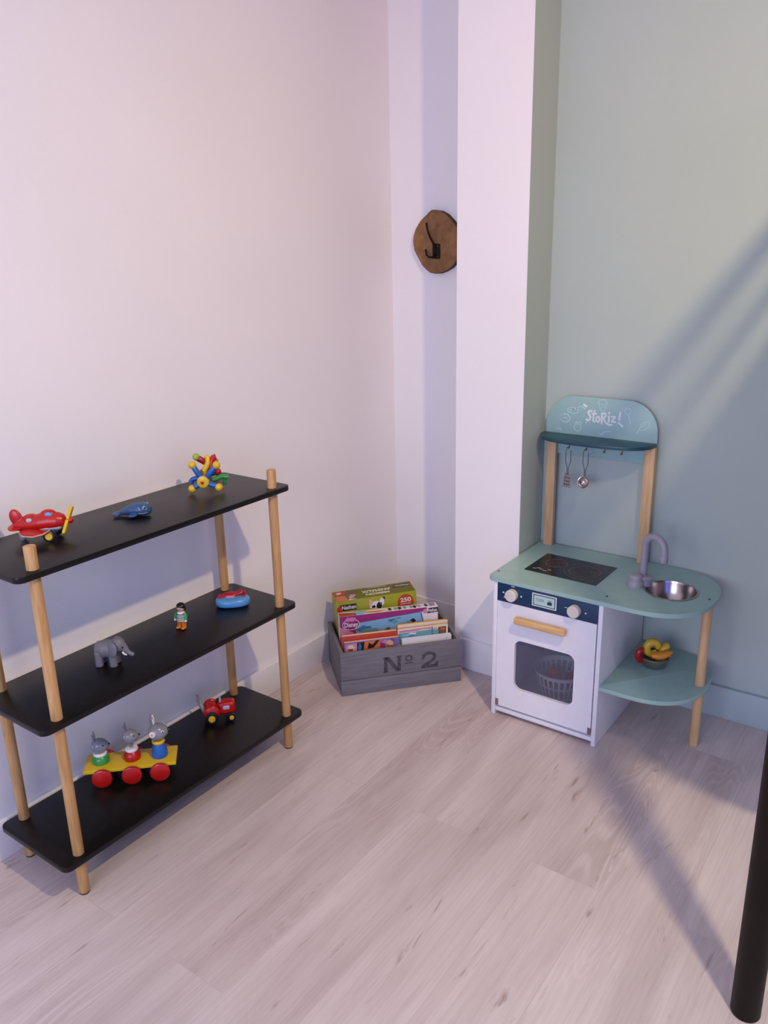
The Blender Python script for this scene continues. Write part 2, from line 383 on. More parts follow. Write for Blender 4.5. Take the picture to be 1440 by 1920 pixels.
# ---------------------------------------------------------------- toy kitchen
KX0, KX1, KY, KB = 0.6346, 0.9565, -0.429, GY - BT - 0.0006
ZW0, ZW1 = 0.4235, 0.4355
kit = thing('toy_kitchen', 'mint and white wooden toy kitchen standing in the green alcove', 'toy kitchen', (0.88, -0.26, 0))
KO = kit.location.copy()
def kb(b, name, parent=None, **k):
    """build with world coordinates, under the kitchen or one of its parts (all share the kitchen origin)"""
    return b.build(name, parent or kit, off=KO, **k)
def dshape(x0, y0, y1, cx, ax, n=2.35, r=0.018, cyo=0.0, steps=30):
    """outline: square left end with rounded front corner, superelliptic right end"""
    yc = (y0 + y1) / 2; ay = (y1 - y0) / 2; p = []
    for k in range(steps + 1):
        a = -PI / 2 + PI * k / steps; c, s_ = math.cos(a), math.sin(a)
        p.append((cx + ax * abs(c) ** (2 / n), yc + math.copysign(ay * abs(s_) ** (2 / n), s_)))
    p.append((x0, y1))
    for k in range(6): a = PI + PI / 2 * k / 5; p.append((x0 + r + r * math.cos(a), y0 + r + r * math.sin(a)))
    return p
# worktop with a sink hole (boolean)
SX, SY, SR = 1.078, -0.264, 0.066
def plate_with_hole(outer, hole, z0, z1, mname, bev):
    t = bmesh.new(); loops = []
    for pts in (outer, hole):
        vs = [t.verts.new((x, y, z1)) for x, y in pts]
        loops += [t.edges.new((vs[i], vs[(i + 1) % len(vs)])) for i in range(len(vs))]
    bmesh.ops.triangle_fill(t, use_beauty=True, use_dissolve=False, edges=loops)
    top = t.faces[:]
    r = bmesh.ops.extrude_face_region(t, geom=top, use_keep_orig=True)
    ev = [g for g in r['geom'] if isinstance(g, bmesh.types.BMVert)]
    bmesh.ops.translate(t, verts=ev, vec=(0, 0, z0 - z1))
    b = MB(); return b.merge(t, mname)
hole = [(SX + SR * math.cos(2 * PI * k / 64), SY + SR * math.sin(2 * PI * k / 64)) for k in range(64)]
worktop = kb(plate_with_hole(dshape(0.6165, -0.433, KB, 1.030, 0.166), hole, ZW0, ZW1, 'mint', 0), 'worktop')
for x, y in ((0.6265, -0.385), (0.950, -0.392), (1.178, -0.268)):
    kb(MB().cyl((x, y, ZW1 - 0.001), (x, y, ZW1 + 0.0012), 0.0034, 0.003, 'screw', 16), 'screw')
# sink basin
prof = [(SR + 0.0035, ZW1 + 0.0004), (SR + 0.0035, ZW1 + 0.002), (SR - 0.001, ZW1 + 0.0022), (SR - 0.003, ZW1 - 0.004), (SR - 0.006, ZW1 - 0.030), (SR - 0.018, ZW1 - 0.046), (0, ZW1 - 0.049),
        (0, ZW1 - 0.0505), (SR - 0.017, ZW1 - 0.0475), (SR - 0.0045, ZW1 - 0.031), (SR - 0.0015, ZW1 - 0.004)]
kb(MB().lathe(prof, 'steel', 48, Matrix.Translation((SX, SY, 0))), 'sink_basin', label='stainless steel sink basin')
# cabinet
T = 0.012
for x in (KX0, KX1 - T):
    kb(MB().box((x, KY, 0), (x + T, KB, ZW0), 'kwhite', 0.001), 'side_panel')
kb(MB().box((KX0 + T, KY + 0.002, 0.012), (KX1 - T, KB, 0.024), 'kwhite', 0.001), 'bottom_panel')
kb(MB().box((KX0 + T, KB - 0.006, 0.024), (KX1 - T, KB, ZW0), 'kwhite'), 'back_panel')
cp = kb(MB().box((KX0 + T - 0.001, KY + 0.001, 0.366), (KX1 - T + 0.001, KY + 0.012, ZW0), 'navy', 0.0006), 'control_panel', label='navy control panel')
XL = (1, 0, 0); ZU = (0, 0, 1)
def knob(x, z, ang):
    a = math.radians(ang)
    m = face((x, KY + 0.001, z), XL, ZU)
    k = MB().lathe([(0, 0.017), (0.0150, 0.017), (0.0170, 0.0155), (0.0175, 0.012), (0.0170, 0.0)], 'knob', 36, m)
    k.prism([(math.cos(a + .30) * .0165, math.sin(a + .30) * .0165), (math.cos(a) * .0225, math.sin(a) * .0225), (math.cos(a - .30) * .0165, math.sin(a - .30) * .0165)], 0.004, 0.014, 'knob', mx=m)
    kb(k, 'knob', cp).location = (0, 0, 0)
knob(0.694, 0.3935, 200); knob(0.879, 0.391, 262)
m = face((0, KY + 0.001, 0), XL, ZU)
for x0, z0, x1, z1, r in ((0.6633, 0.3918, 0.6677, 0.3962, .0013), (0.7183, 0.3913, 0.7227, 0.3957, .0013), (0.907, 0.388, 0.911, 0.392, .0012), (0.689, 0.4165, 0.700, 0.4185, .0009), (0.849, 0.3925, 0.858, 0.3937, .0005)):
    kb(MB().prism(rrect(x0, z0, x1, z1, r), 0, 0.0006, 'print_white', mx=m), 'dial_mark', cp)
ds = MB()
ds.prism(rrect(0.7536, 0.3765, 0.8255, 0.4145, .001), 0, 0.0006, 'print_white', mx=m)
ds.prism(rrect(0.7565, 0.3793, 0.8226, 0.4117, .001), 0, 0.0009, 'navy', mx=m)
ds.prism(rrect(0.7590, 0.3818, 0.8201, 0.4092, .001), 0, 0.0012, 'screen', mx=m)
mt = face((0.7775, KY - 0.0004, 0.3965), XL, ZU)
ds.text('12:05', 'carddeep', 0.011, mt, h=0.0002)
ds.prism([(0.799, .388), (0.812, .388), (0.8135, .3945), (0.811, .3965), (0.8085, .399), (0.8055, .3975), (.803, .3975), (0.799, .395)], 0, 0.0015, 'navy', mx=m)
ds.stroke([(0.800, .3995), (0.805, .4005), (0.811, .4015)], 0.0012, 'navy', 0.0015, m)
kb(ds, 'display', cp, smooth=None)
# door with window hole: build frame from ring
DX0, DX1, DZ0, DZ1 = KX0 + T + 0.0008, KX1 - T - 0.0035, 0.0315, 0.3655
def ring_plate(outer, inner, y0, y1, mname):
    """plate with hole; same number of points in both outlines, coordinates x,z"""
    t = bmesh.new(); n = len(outer)
    A = [t.verts.new((x, y0, z)) for x, z in outer]; B = [t.verts.new((x, y0, z)) for x, z in inner]
    C_ = [t.verts.new((x, y1, z)) for x, z in outer]; D = [t.verts.new((x, y1, z)) for x, z in inner]
    for k in range(n):
        j = (k + 1) % n
        for q in ((A[k], A[j], B[j], B[k]), (C_[k], D[k], D[j], C_[j]), (A[k], C_[k], C_[j], A[j]), (B[k], B[j], D[j], D[k])): t.faces.new(q)
    b = MB(); return b.merge(t, mname)
WIN = (0.7045, 0.1010, 0.8845, 0.2570)
inner = rrect(*WIN, 0.021, 8)
outer = []
cxm, czm = (WIN[0] + WIN[2]) / 2, (WIN[1] + WIN[3]) / 2
# outer outline points matched to the inner ones, snapped to the door rectangle
q = len(inner) // 4
cor = [(DX1, DZ1), (DX0, DZ1), (DX0, DZ0), (DX1, DZ0)]
for i in range(4):
    for k in range(q):
        ix, iz = inner[i * q + k]; cx_, cz_ = cor[i]
        t_ = k / (q - 1)
        # corner piece: first half runs on the vertical/horizontal edge, second half on the next one
        ex, ez = (inner[i * q][0], inner[i * q][1]), (inner[i * q + q - 1][0], inner[i * q + q - 1][1])
        if i in (0, 2):
            p0 = (cx_, ex[1]); p1 = (ez[0], cz_)
        else:
            p0 = (ex[0], cz_); p1 = (cx_, ez[1])
        if t_ <= 0.5: a_ = t_ * 2; outer.append((p0[0] + (cx_ - p0[0]) * a_, p0[1] + (cz_ - p0[1]) * a_))
        else: a_ = t_ * 2 - 1; outer.append((cx_ + (p1[0] - cx_) * a_, cz_ + (p1[1] - cz_) * a_))
door = kb(ring_plate(outer, inner, KY + 0.002, KY + 0.012, 'kwhite'), 'oven_door')
kb(MB().box((WIN[0] - 0.006, KY + 0.0125, WIN[1] - 0.006), (WIN[2] + 0.006, KY + 0.0145, WIN[3] + 0.006), 'pane'), 'window_pane', door, label='smoky clear window pane')
hd = MB().box((0.7107, KY - 0.024, 0.3165), (0.8625, KY - 0.010, 0.3365), 'pine_x', 0.004, 3)
for x in (0.735, 0.838): hd.cyl((x, KY - 0.012, 0.3265), (x, KY + 0.003, 0.3265), 0.005, 0.005, 'pine_x', 16)
kb(hd, 'handle', door, label='light wooden bar handle')
for x in (DX0 + 0.0005, DX1 - 0.0085):
    kb(MB().box((x, KY - 0.0005, DZ0 + 0.001), (x + 0.0085, KY + 0.003, DZ0 + 0.021), 'hinge', 0.0008), 'catch', door)
# hob
hb = MB(); m = Matrix.Translation((0, 0, ZW1))
hb.prism([(0.6815, -0.335), (0.899, -0.340), (0.9005, -0.1835), (0.6825, -0.180)], 0, 0.0008, 'hob', mx=m)
hm = Matrix.Translation((0, 0, ZW1 + 0.0008))
def ringp(cx, cy, r, w, mm, gap=None, n=40):
    a0, a1 = gap or (0, 360)
    hb.stroke(arc(cx, cy, r, a0, a1, n), w, mm, 0.0002, hm)
for cx, cy, R in ((0.740, -0.243, 0.036), (0.835, -0.262, 0.050)):
    for k, r in enumerate((0.2, 0.38, 0.55, 0.72, 0.88, 1.0)):
        ringp(cx, cy, R * r, 0.0052 if k in (1, 3) else 0.0022, 'hob_ring' if k != 4 else 'hob_grey')
ringp(0.835, -0.262, 0.058, 0.0018, 'hob_grey', (140, 300))
for x, y in ((0.703, -0.312), (0.712, -0.304), (0.745, -0.303), (0.735, -0.315), (0.722, -0.310)):
    hb.stroke([(x - .004, y), (x + .004, y + .002)], 0.0022, 'print_white', 0.0002, hm)
    hb.stroke([(x, y - .003), (x + .001, y + .004)], 0.0014, 'hob_grey', 0.0003, hm)
kb(hb, 'hob', smooth=None, label='black printed hob with two burner rings')
# tap
tp = MB(); bx, by = 0.988, -0.284
tp.lathe([(0, 0), (0.0215, 0), (0.0215, 0.014), (0.0195, 0.017), (0.0185, 0.018), (0.0185, 0.028), (0.0165, 0.032), (0.012, 0.0345), (0.0, 0.035)], 'faucet', 36, Matrix.Translation((bx, by, ZW1)))
tap = kb(tp, 'tap')
sp = []
px_, py_ = 0.999, -0.259
for z in (0, 0.02, 0.05, 0.08, 0.105): sp.append((px_, py_, ZW1 + z))
R = 0.0315; dirv = Vector((0.93, -0.36, 0)).normalized()
for k in range(1, 13):
    a = PI - PI * k / 12; p = Vector((px_, py_, ZW1 + 0.112)) + dirv * (R + R * math.cos(a)); p.z += R * math.sin(a); sp.append(tuple(p))
e = Vector(sp[-1]); sp.append((e.x, e.y, e.z - 0.014))
st = MB().tube(sp, 0.0098, 'faucet', 20)
st.cyl((e.x, e.y, e.z - 0.012), (e.x, e.y, e.z - 0.031), 0.0105, 0.0108, 'faucet', 24, 0.001)
st.lathe([(0.0, 0), (0.0185, 0), (0.0185, 0.022), (0.015, 0.027), (0.0, 0.028)], 'faucet', 32, Matrix.Translation((px_ + .006, py_, ZW1)))
kb(st, 'spout', tap)
kb(MB().box((-0.016, -0.0035, -0.0045), (0.016, 0.0035, 0.0045), 'faucet', 0.002, mx=Matrix.Translation((1.014, -0.276, ZW1 + 0.024)) @ Matrix.Rotation(math.radians(35), 4, 'Z')), 'lever', tap)
# posts, board, little shelf
for x0, x1 in ((0.6345, 0.6635), (0.9300, 0.9590)):
    kb(MB().box((x0, KB - 0.0235, ZW1), (x1, KB - 0.0065, 0.779), 'pine', 0.0015), 'post')
BYF = KB
hat = [(0.6235, 0.727)] + [(0.9565, 0.727)] + [(0.9565, 0.80)]
R2 = 0.088
hat += [(0.9565 - R2 + R2 * math.cos(math.radians(a)), 0.9025 - R2 + R2 * math.sin(math.radians(a))) for a in range(0, 91, 9)]
hat += [(0.6235 + R2 - R2 * math.sin(math.radians(a)), 0.9025 - R2 + R2 * math.cos(math.radians(a))) for a in range(0, 91, 9)]
bb = MB().prism([(x, z) for x, z in hat], 0, 0.006, 'aqua', 0.0012, mx=face((0, BYF, 0), XL, ZU))
board = kb(bb, 'back_board', label='aqua arched board with white lettering')
fm = face((0, BYF - 0.006, 0), XL, ZU)
lt = MB(); WP = 'print_white'
def st_(pts, w=0.0052): lt.stroke(pts, w, WP, 0.0005, fm)
X0, Y0, S_ = 0.7475, 0.823, 0.00112   # logo frame: units ~1.15 mm
LGN = [0]
def Lg(pts, w=0.0050, mm=WP):
    LGN[0] += 1
    lt.stroke([(X0 + x * S_, Y0 + y * S_) for x, y in pts], w * 1.12, mm, 0.0005 + LGN[0] * 1e-5, fm)
Lg([(13, 35), (7, 36), (4, 31), (7, 26), (11, 20), (9, 13), (3, 10), (0, 13)])                       # s
Lg([(21, 37), (19, 24), (18, 12), (22, 8)], .0045); Lg([(15, 29), (26, 30)], .0042)                 # t
Lg([(30, 23), (26, 18), (27, 11), (32, 9), (36, 14), (34, 22), (30, 23)], .0045)                    # o
Lg([(41, 32), (42, 6)], .0052); Lg([(40, 32), (50, 33), (52, 26), (46, 21), (42, 20)], .0045); Lg([(46, 20), (52, 9), (60, 4), (68, 5)], .0045)  # R with tail
Lg([(60, 26), (60, 11)], .0052); Lg([(60, 34), (60.3, 35)], .0055)                                   # i
Lg([(67, 26), (76, 26), (68, 13), (78, 13)], .0042)                                                  # z
Lg([(89, 38), (87, 20)], .0048); Lg([(86, 12), (86, 11)], .0055)                                     # !
Lg([(0, 5), (0, 4)], .003); Lg([(90, 9), (97, 4)], .0045); Lg([(-8, 50), (-2, 46)], .0060)
kb(lt, 'lettering', board, smooth=None)
DD = []
def dl(pts, w=0.0019): DD[-1].stroke(pts, w, 'print_pale', 0.0004, fm)
def nd(): DD.append(MB())
# doodles: whisk, cup cake, radishes, pepper, corn, steam
nd(); dl([(0.742, .867), (.733, .8735), (.724, .872), (.718, .868)], .0026)
dl(arc(.705, .860, .017, 20, 380, 18, .009), .002); dl([(.694, .855), (.712, .866), (.719, .868)]); dl([(.693, .861), (.714, .863)])
nd(); dl(arc(.682, .835, .015, 200, 520, 16, .012)); dl([(.668, .842), (.678, .848), (.690, .846)]); dl([(.676, .836), (.688, .834)])
nd(); dl(arc(.722, .811, .011, 110, 430, 16)); dl([(.712, .823), (.718, .828), (.722, .821), (.728, .829), (.733, .822)])
nd(); dl([(.779, .888), (.787, .897), (.800, .898), (.809, .890), (.800, .885), (.787, .886), (.779, .888)]); dl([(.783, .885), (.789, .866), (.800, .864), (.806, .886)]); dl([(.793, .884), (.795, .868)]); dl([(.788, .876), (.803, .877)])
nd(); dl(arc(.868, .872, .009, 0, 360, 14)); dl([(.870, .863), (.878, .838)], .0024)
nd(); dl([(.903, .822), (.909, .838), (.920, .846), (.934, .846), (.930, .833), (.917, .823), (.903, .822)]); dl([(.910, .830), (.922, .840)]); dl([(.903, .822), (.899, .813)], .0024)
nd(); dl([(.795, .800), (.806, .807), (.818, .809)]); dl([(.790, .796), (.800, .799)]); nd(); dl([(.655, .800), (.668, .803), (.672, .797)])
for q_ in DD: kb(q_, 'food_drawing', board, smooth=None)
hs = []
for k in range(33):
    a = PI * k / 32; hs.append((0.7865 + 0.170 * math.copysign(abs(math.cos(a)) ** 0.72, math.cos(a)), KB - 0.006 - 0.098 * abs(math.sin(a)) ** 0.72))
kb(MB().prism(hs, 0.779, 0.789, 'petrol', 0.0012), 'small_shelf', label='dark petrol rounded shelf')
HK = [(0.7235, 0.7604), (0.7765, 0.7604), (0.8300, 0.7604), (0.8800, 0.7620)]; HY = -0.150
for x, z in HK:
    kb(MB().tube([(x, HY, 0.780), (x, HY, 0.768), (x, HY - 0.003, 0.7625), (x, HY - 0.008, 0.761), (x, HY - 0.011, 0.765)], 0.0020, 'hinge', 10), 'hook')
kb(MB().prism(dshape(KX1 - T + 0.001, -0.427, KB, 1.030, 0.166, r=0.001), 0.173, 0.185, 'mint', 0.0012), 'lower_shelf')
lg = MB().cyl((1.1760, -0.266, 0), (1.1760, -0.266, ZW0), 0.0125, 0.0125, 'pine', 28, 0.001)
kb(lg, 'leg', label='round pale pine leg')

# ---------------------------------------------------------------- toy utensils on the hooks
def utensil(x, name, label, cat):
    t = thing(name, label, cat, (x, HY - 0.006, 0.7645), group=None)
    w = 0.0075
    pts = [(-0.0015, 0, 0.0), (-w * .7, 0, -0.003), (-w, 0, -0.012), (-w * 1.05, 0, -0.042), (-0.002, 0, -0.062), (-0.0016, 0, -0.082)]
    b = MB()
    for s in (1, -1): b.tube([(p[0] * s, p[1], p[2]) for p in pts], 0.0013, 'steel_dark', 8)
    b.tube([(-0.0015, 0, 0), (0.0015, 0, 0)], 0.0013, 'steel_dark', 8)
    b.build('wire_handle', t)
    return t
t = utensil(HK[0][0], 'toy_spatula', 'small metal spatula hanging on the left hook under the toy kitchen shelf', 'toy utensil')
sm = face((0, 0.0, -0.080), (1, 0, 0), (0, 0, -1)) @ Matrix.Rotation(math.radians(3), 4, 'Z')
b = MB().prism([(-0.0085, -.001), (0.0085, -.001), (0.0125, 0.041), (-0.0125, 0.041)], -0.0005, 0.0005, 'steel', mx=sm)
for r in range(3):
    for c in range(3): b.prism(rrect(-0.008 + c * .006, 0.009 + r * .010, -0.004 + c * .006, 0.015 + r * .010, .001), -0.0007, 0.0007, 'steel_dark', mx=sm)
b.build('blade', t)
t = utensil(HK[1][0], 'toy_ladle', 'small shiny metal ladle hanging right of the spatula', 'toy utensil')
lm = Matrix.Translation((0, -0.006, -0.098)) @ Matrix.Rotation(math.radians(68), 4, 'X')
MB().lathe([(0.0, -0.011), (0.008, -0.0095), (0.0140, -0.005), (0.0172, 0.002), (0.0180, 0.0035), (0.0165, 0.003), (0.0130, -0.003), (0.007, -0.0075), (0.0, -0.009)], 'steel', 32, lm).build('bowl', t)

# ---------------------------------------------------------------- basket with tomatoes in the oven
bk = thing('toy_basket', 'white slotted plastic basket behind the oven window', 'basket', (0.768, -0.240, 0.0242))
def basket_mesh(r0, r1, h):
    b = MB(); n = 26
    b.lathe([(0, 0), (r0, 0), (r0 + .001, 0.006), (r0 - .0012, 0.006), (r0 - .002, .0016), (0, .0016)], 'basket', n * 2)
    def rr(z): return r0 + (r1 - r0) * z / h
    for z0, z1 in ((h * .42, h * .50), (h * .84, h)):
        b.lathe([(rr(z0), z0), (rr(z1), z1), (rr(z1) - .0018, z1), (rr(z0) - .0018, z0)], 'basket', n * 2, closed=True)
    for k in range(n):
        a = 2 * PI * k / n; m = Matrix.Rotation(a, 4, 'Z')
        b.tube([(rr(0.004) - .001, 0, 0.004), (rr(h * .95) - .001, 0, h * .95)], 0.0030, 'basket', 6, mx=m, flat=0.35)
    b.lathe([(r1 - .001, h - .002), (r1 + .004, h - .001), (r1 + .004, h + .0015), (r1 - .001, h + .001)], 'basket', n * 2, closed=True)
    return b
bm2 = basket_mesh(0.057, 0.078, 0.080); bm2.build('basket_shell', bk)
tomato_spots = [(-0.020, -0.010, 0.046, 0.029, 'orange brown toy onion in the oven basket, left of the red tomato', 'toy onion', 'tomato'),
                (0.036, 0.008, 0.046, 0.025, 'red toy tomato at the right side of the basket', 'toy tomato', 'red')]
for i, (x, y, z, r, lb, ct, mm) in enumerate(tomato_spots):
    o = thing(ct.replace(' ', '_'), lb, ct, (0.768 + x, -0.240 + y, 0.0242 + z))
    MB().lathe([(0, -r * .85), (r * .5, -r * .8), (r * .9, -r * .35), (r, 0.0), (r * .9, r * .45), (r * .5, r * .8), (r * .15, r * .95), (0, r * .85)], mm, 28).build('fruit', o)
    s_ = MB().cyl((0, 0, r * .8), (0.003, 0, r * 1.2), r * .09, r * .05, 'green' if mm == 'red' else 'cardbrown', 10)
    s_.build('stem', o)

# ---------------------------------------------------------------- bowl of play food on the lower shelf
bw = thing('metal_bowl', 'small shiny metal bowl on the mint lower shelf', 'bowl', (1.037, -0.224, 0.1852))
MB().lathe([(0, 0), (0.030, 0), (0.034, 0.003), (0.041, 0.020), (0.0425, 0.030), (0.0455, 0.0315), (0.0455, 0.0325), (0.0415, 0.032), (0.040, 0.020), (0.033, 0.0045), (0, 0.002)], 'steel', 48).build('bowl_shell', bw)
def food(name, label, cat, loc, b, part='body', rz=0): 
    o = b.build(name); o.location = loc; o.rotation_euler = (0, 0, rz); tag(o, label, cat); return o
cx, cy, cz = 1.037, -0.224, 0.1852
cam_r = Vector((0.808, 0.589, 0)); cam_f = Vector((-0.589, 0.808, 0))
def rel(a, d, z): v = Vector((cx, cy, cz)) + cam_r * a + cam_f * d; v.z += z; return v
AZ = math.atan2(0.589, 0.808)
b = MB().tube([(-.012 + 0.016 * math.cos(math.radians(a)), 0, 0.020 * math.sin(math.radians(a))) for a in range(100, 281, 15)], [0.004, .007, .0085, .0095, .010, .010, .010, .0095, .009, .008, .007, .006, .003], 'pepper', 16)
food('toy_chilli', 'dark red curved toy chilli at the left edge of the metal bowl', 'toy food', rel(-0.020, -0.008, 0.036), b, rz=AZ)
b = MB().tube([(0.016 * math.cos(math.radians(a)), 0, 0.018 * math.sin(math.radians(a))) for a in range(-10, 331, 20)], [0.006, .009, .010, .0105, .011, .011, .011, .011, .011, .011, .011, .011, .0105, .010, .010, .010, .009, .006], 'banana', 16)
food('toy_pepper_slice', 'yellow curled toy pepper ring leaning up in the metal bowl', 'toy food', rel(-0.006, 0.002, 0.052), b, rz=AZ)
b = MB().loft([(-.030, 0, 0, .002, .002), (-.026, 0, -.001, .008, .007), (-.012, 0, -.002, .013, .0115), (.006, 0, 0, .0135, .012), (.020, 0, .004, .010, .009), (.030, 0, .008, .004, .004)], 'corn', 24)
food('toy_corn', 'orange yellow ribbed toy corn cob at the front of the metal bowl', 'toy food', rel(0.013, -0.020, 0.040), b, rz=AZ)
b = MB().loft([(-.014, 0, -.010, .009, .008), (-.006, 0, -.002, .012, .012), (.004, 0, .004, .0125, .013), (.012, 0, .006, .010, .011), (.017, 0, .006, .004, .005)], 'banana', 24)
food('toy_banana', 'short yellow toy banana piece at the right back of the bowl', 'toy food', rel(0.026, 0.004, 0.048), b, rz=AZ)

# ---------------------------------------------------------------- wooden slice with coat hook
ct = thing('coat_hook', 'round dark wood slice with a black metal hook on the white wall', 'coat hook', (0.194, 0, 1.34))
prof = [(0.171, 1.4365), (0.2017, 1.4325), (0.2234, 1.422), (0.2407, 1.4067), (0.2560, 1.3913), (0.2655, 1.3771), (0.2710, 1.3631), (0.2735, 1.33), (0.2710, 1.2979), (0.2600, 1.2785), (0.242, 1.2605), (0.2194, 1.2495), (0.1994, 1.2436), (0.1815, 1.2431), (0.1635, 1.2465), (0.1476, 1.2558), (0.1317, 1.2706), (0.1204, 1.2881), (0.1128, 1.3001), (0.1034, 1.315), (0.0997, 1.3315), (0.098, 1.3461), (0.101, 1.3624), (0.1076, 1.3784), (0.1171, 1.3924), (0.1273, 1.4046), (0.1396, 1.4149), (0.1509, 1.4226), (0.1608, 1.4311)]
cxy = (0.186, 1.34)
prof = [(cxy[0] + (x - cxy[0]), z) for x, z in prof][::-1]
HOF = Vector((0.194, 0, 1.34))
MB().prism(prof, 0.0005, 0.0195, 'bark', mx=face((0, 0, 0), XL, ZU)).build('bark_edge', ct, off=HOF, label='dark bark rim')
MB().prism([(cxy[0] + (x - cxy[0]) * .985, cxy[1] + (z - cxy[1]) * .985) for x, z in prof], 0.0190, 0.0205, 'slice', mx=face((0, 0, 0), XL, ZU)).build('wood_slice', ct, off=HOF)
hk = MB().box((0.1742, -0.0245, 1.2888), (0.2020, -0.0200, 1.3345), 'black_metal', 0.003, 3)
hk.build('hook_plate', ct, off=HOF)
MB().tube([(0.188, -0.024, 1.320), (0.184, -0.031, 1.334), (0.176, -0.038, 1.352), (0.170, -0.044, 1.374), (0.1675, -0.048, 1.398)], [0.0036, .0033, .0032, .0032, .0036], 'black_metal', 12).build('upper_hook', ct, off=HOF)
MB().tube([(0.187, -0.024, 1.300), (0.181, -0.034, 1.2935), (0.173, -0.042, 1.294), (0.1665, -0.046, 1.302), (0.1635, -0.046, 1.318)], [0.0038, .0036, .0034, .0034, .0036], 'black_metal', 12).build('lower_hook', ct, off=HOF)
for z in (1.2955, 1.3275): MB().cyl((0.195, -0.0242, z), (0.195, -0.0262, z), 0.0026, 0.0022, 'screw', 12).build('screw', ct, off=HOF)

# ---------------------------------------------------------------- crate
CA = math.radians(48.4967); CO = Vector((0.208, -0.606, 0))
cr = thing('wooden_crate', 'grey wooden crate stencilled No 2 standing in the corner', 'crate', CO, CA)
CW, CD, CH, CT = 0.387, 0.244, 0.146, 0.011
MB().box((0, 0, 0), (CW, CT, 0.0515), 'crate', 0.0012).build('front_plank', cr)
fp = MB().box((0, 0, 0.0530), (CW, CT, CH), 'crate', 0.0012).build('front_plank', cr)
MB().box((0.0, CD - CT, 0), (CW, CD, 0.0515), 'crate', 0.0012).build('back_plank', cr)
MB().box((0.0, CD - CT, 0.053), (CW, CD, CH), 'crate', 0.0012).build('back_plank', cr)
for x in (0.0006, CW - CT - 0.0006):
    MB().box((x, CT, 0.0), (x + CT, CD - CT, 0.0515), 'crate_y', 0.001).build('side_plank', cr)
    MB().box((x, CT, 0.053), (x + CT, CD - CT, CH - 0.0005), 'crate_y', 0.001).build('side_plank', cr)
MB().box((CT, CT, 0.002), (CW - CT, CD - CT, 0.010), 'crate').build('bottom_board', cr)
st = MB(); cm = face((0, 0.0001, 0), XL, ZU); SH = 0.0006
def sp_(p):
    st.prism(p, 0, SH, 'stencil', mx=cm)
# N with slab serifs
sp_([(0.136, .066), (.147, .066), (.147, .112), (.136, .112)])
sp_([(0.179, .066), (.190, .066), (.190, .114), (.179, .114)])
sp_([(0.138, .1155), (.154, .1155), (.189, .065), (.173, .065)])
for a, z in ((.1335, .112), (.1335, .064), (.1775, .112)):
    sp_([(a, z), (a + .0165, z), (a + .0165, z + .0045), (a, z + .0045)])
st.build('letter', fp, smooth=None); st = MB()
# small o with underline
for i in range(20):
    a, a2 = 2 * PI * i / 20, 2 * PI * (i + 1) / 20
    sp_([(0.216 + .0125 * math.cos(a), .104 + .0105 * math.sin(a)), (0.216 + .0125 * math.cos(a2), .104 + .0105 * math.sin(a2)), (0.216 + .0068 * math.cos(a2), .104 + .0065 * math.sin(a2)), (0.216 + .0068 * math.cos(a), .104 + .0065 * math.sin(a))])
sp_([(.203, .0855), (.229, .0855), (.229, .0895), (.203, .0895)])
st.build('letter', fp, smooth=None); st = MB()
# 2
st.stroke([(.262, .098), (.264, .106), (.272, .112), (.283, .1135), (.294, .110), (.300, .102), (.298, .093), (.288, .084), (.272, .075), (.262, .069)], .0100, 'stencil', SH, cm)
sp_([(.256, .062), (.310, .062), (.312, .081), (.304, .081), (.301, .073), (.256, .073)])
st.build('number', fp, smooth=None)

def crate_thing(name, label, cat, a, b, z=0.0102, tilt=0.0, group=None, lean=0.0):
    p = Vector((CO.x + math.cos(CA) * a - math.sin(CA) * b, CO.y + math.sin(CA) * a + math.cos(CA) * b, z))
    m = Matrix.Rotation(CA, 4, 'Z') @ Matrix.Rotation(tilt, 4, 'Y') @ Matrix.Rotation(lean, 4, 'X')
    return thing(name, label, cat, p, rot=m.to_euler(), group=group)
def patch(b, pts, m, mx, h=0.0003): b.prism(pts, 0, h, m, mx=mx)
def blob(b, cx, cy, rx, ry, m, mx, h=0.0003, n=14, rot=0.0, jag=0.0):
    p = []
    for k in range(n):
        a = 2 * PI * k / n; j = 1 + jag * random.uniform(-1, 1)
        x, y = rx * math.cos(a) * j, ry * math.sin(a) * j; p.append((cx + x * math.cos(rot) - y * math.sin(rot), cy + x * math.sin(rot) + y * math.cos(rot)))
    patch(b, p, m, mx, h)

# green puzzle box ------------------------------------------------
gw, gd, gh = 0.264, 0.082, 0.243
g = crate_thing('puzzle_box', 'lime green puzzle box with a red 250 badge, rearmost in the crate', 'puzzle box', 0.026, 0.149, tilt=math.radians(-2.4))
FR = face((0, -0.0001, 0), XL, ZU); TP = Matrix.Translation((0, 0, gh + 0.0001))
bx_ = MB().box((0, 0, 0), (gw, gd, gh), 'cardgreen', 0.0012)
bx_.box((-0.0008, -0.0006, gh - 0.10), (gw + .0008, gd + .0006, gh), 'cardgreen', 0.0012)
FR = face((0, -0.0007, 0), XL, ZU)
d_ = bx_
patch(d_, [(0.010, gh - .004), (0.040, gh - .004), (0.046, gh - .030), (0.006, gh - .026)], 'cardgreen', FR)
patch(d_, [(0.012, gh - .034), (0.066, gh - .034), (0.066, gh - .013), (0.012, gh - .013)], 'cardblack', FR)
blob(d_, 0.010, gh - .028, .009, .011, 'cardred', FR, 0.0006)
d_.text('Nathan', 'cardwhite', 0.019, FR @ Matrix.Translation((0.041, gh - .0235, 0.0004)), bold=0.0004, width=0.046)
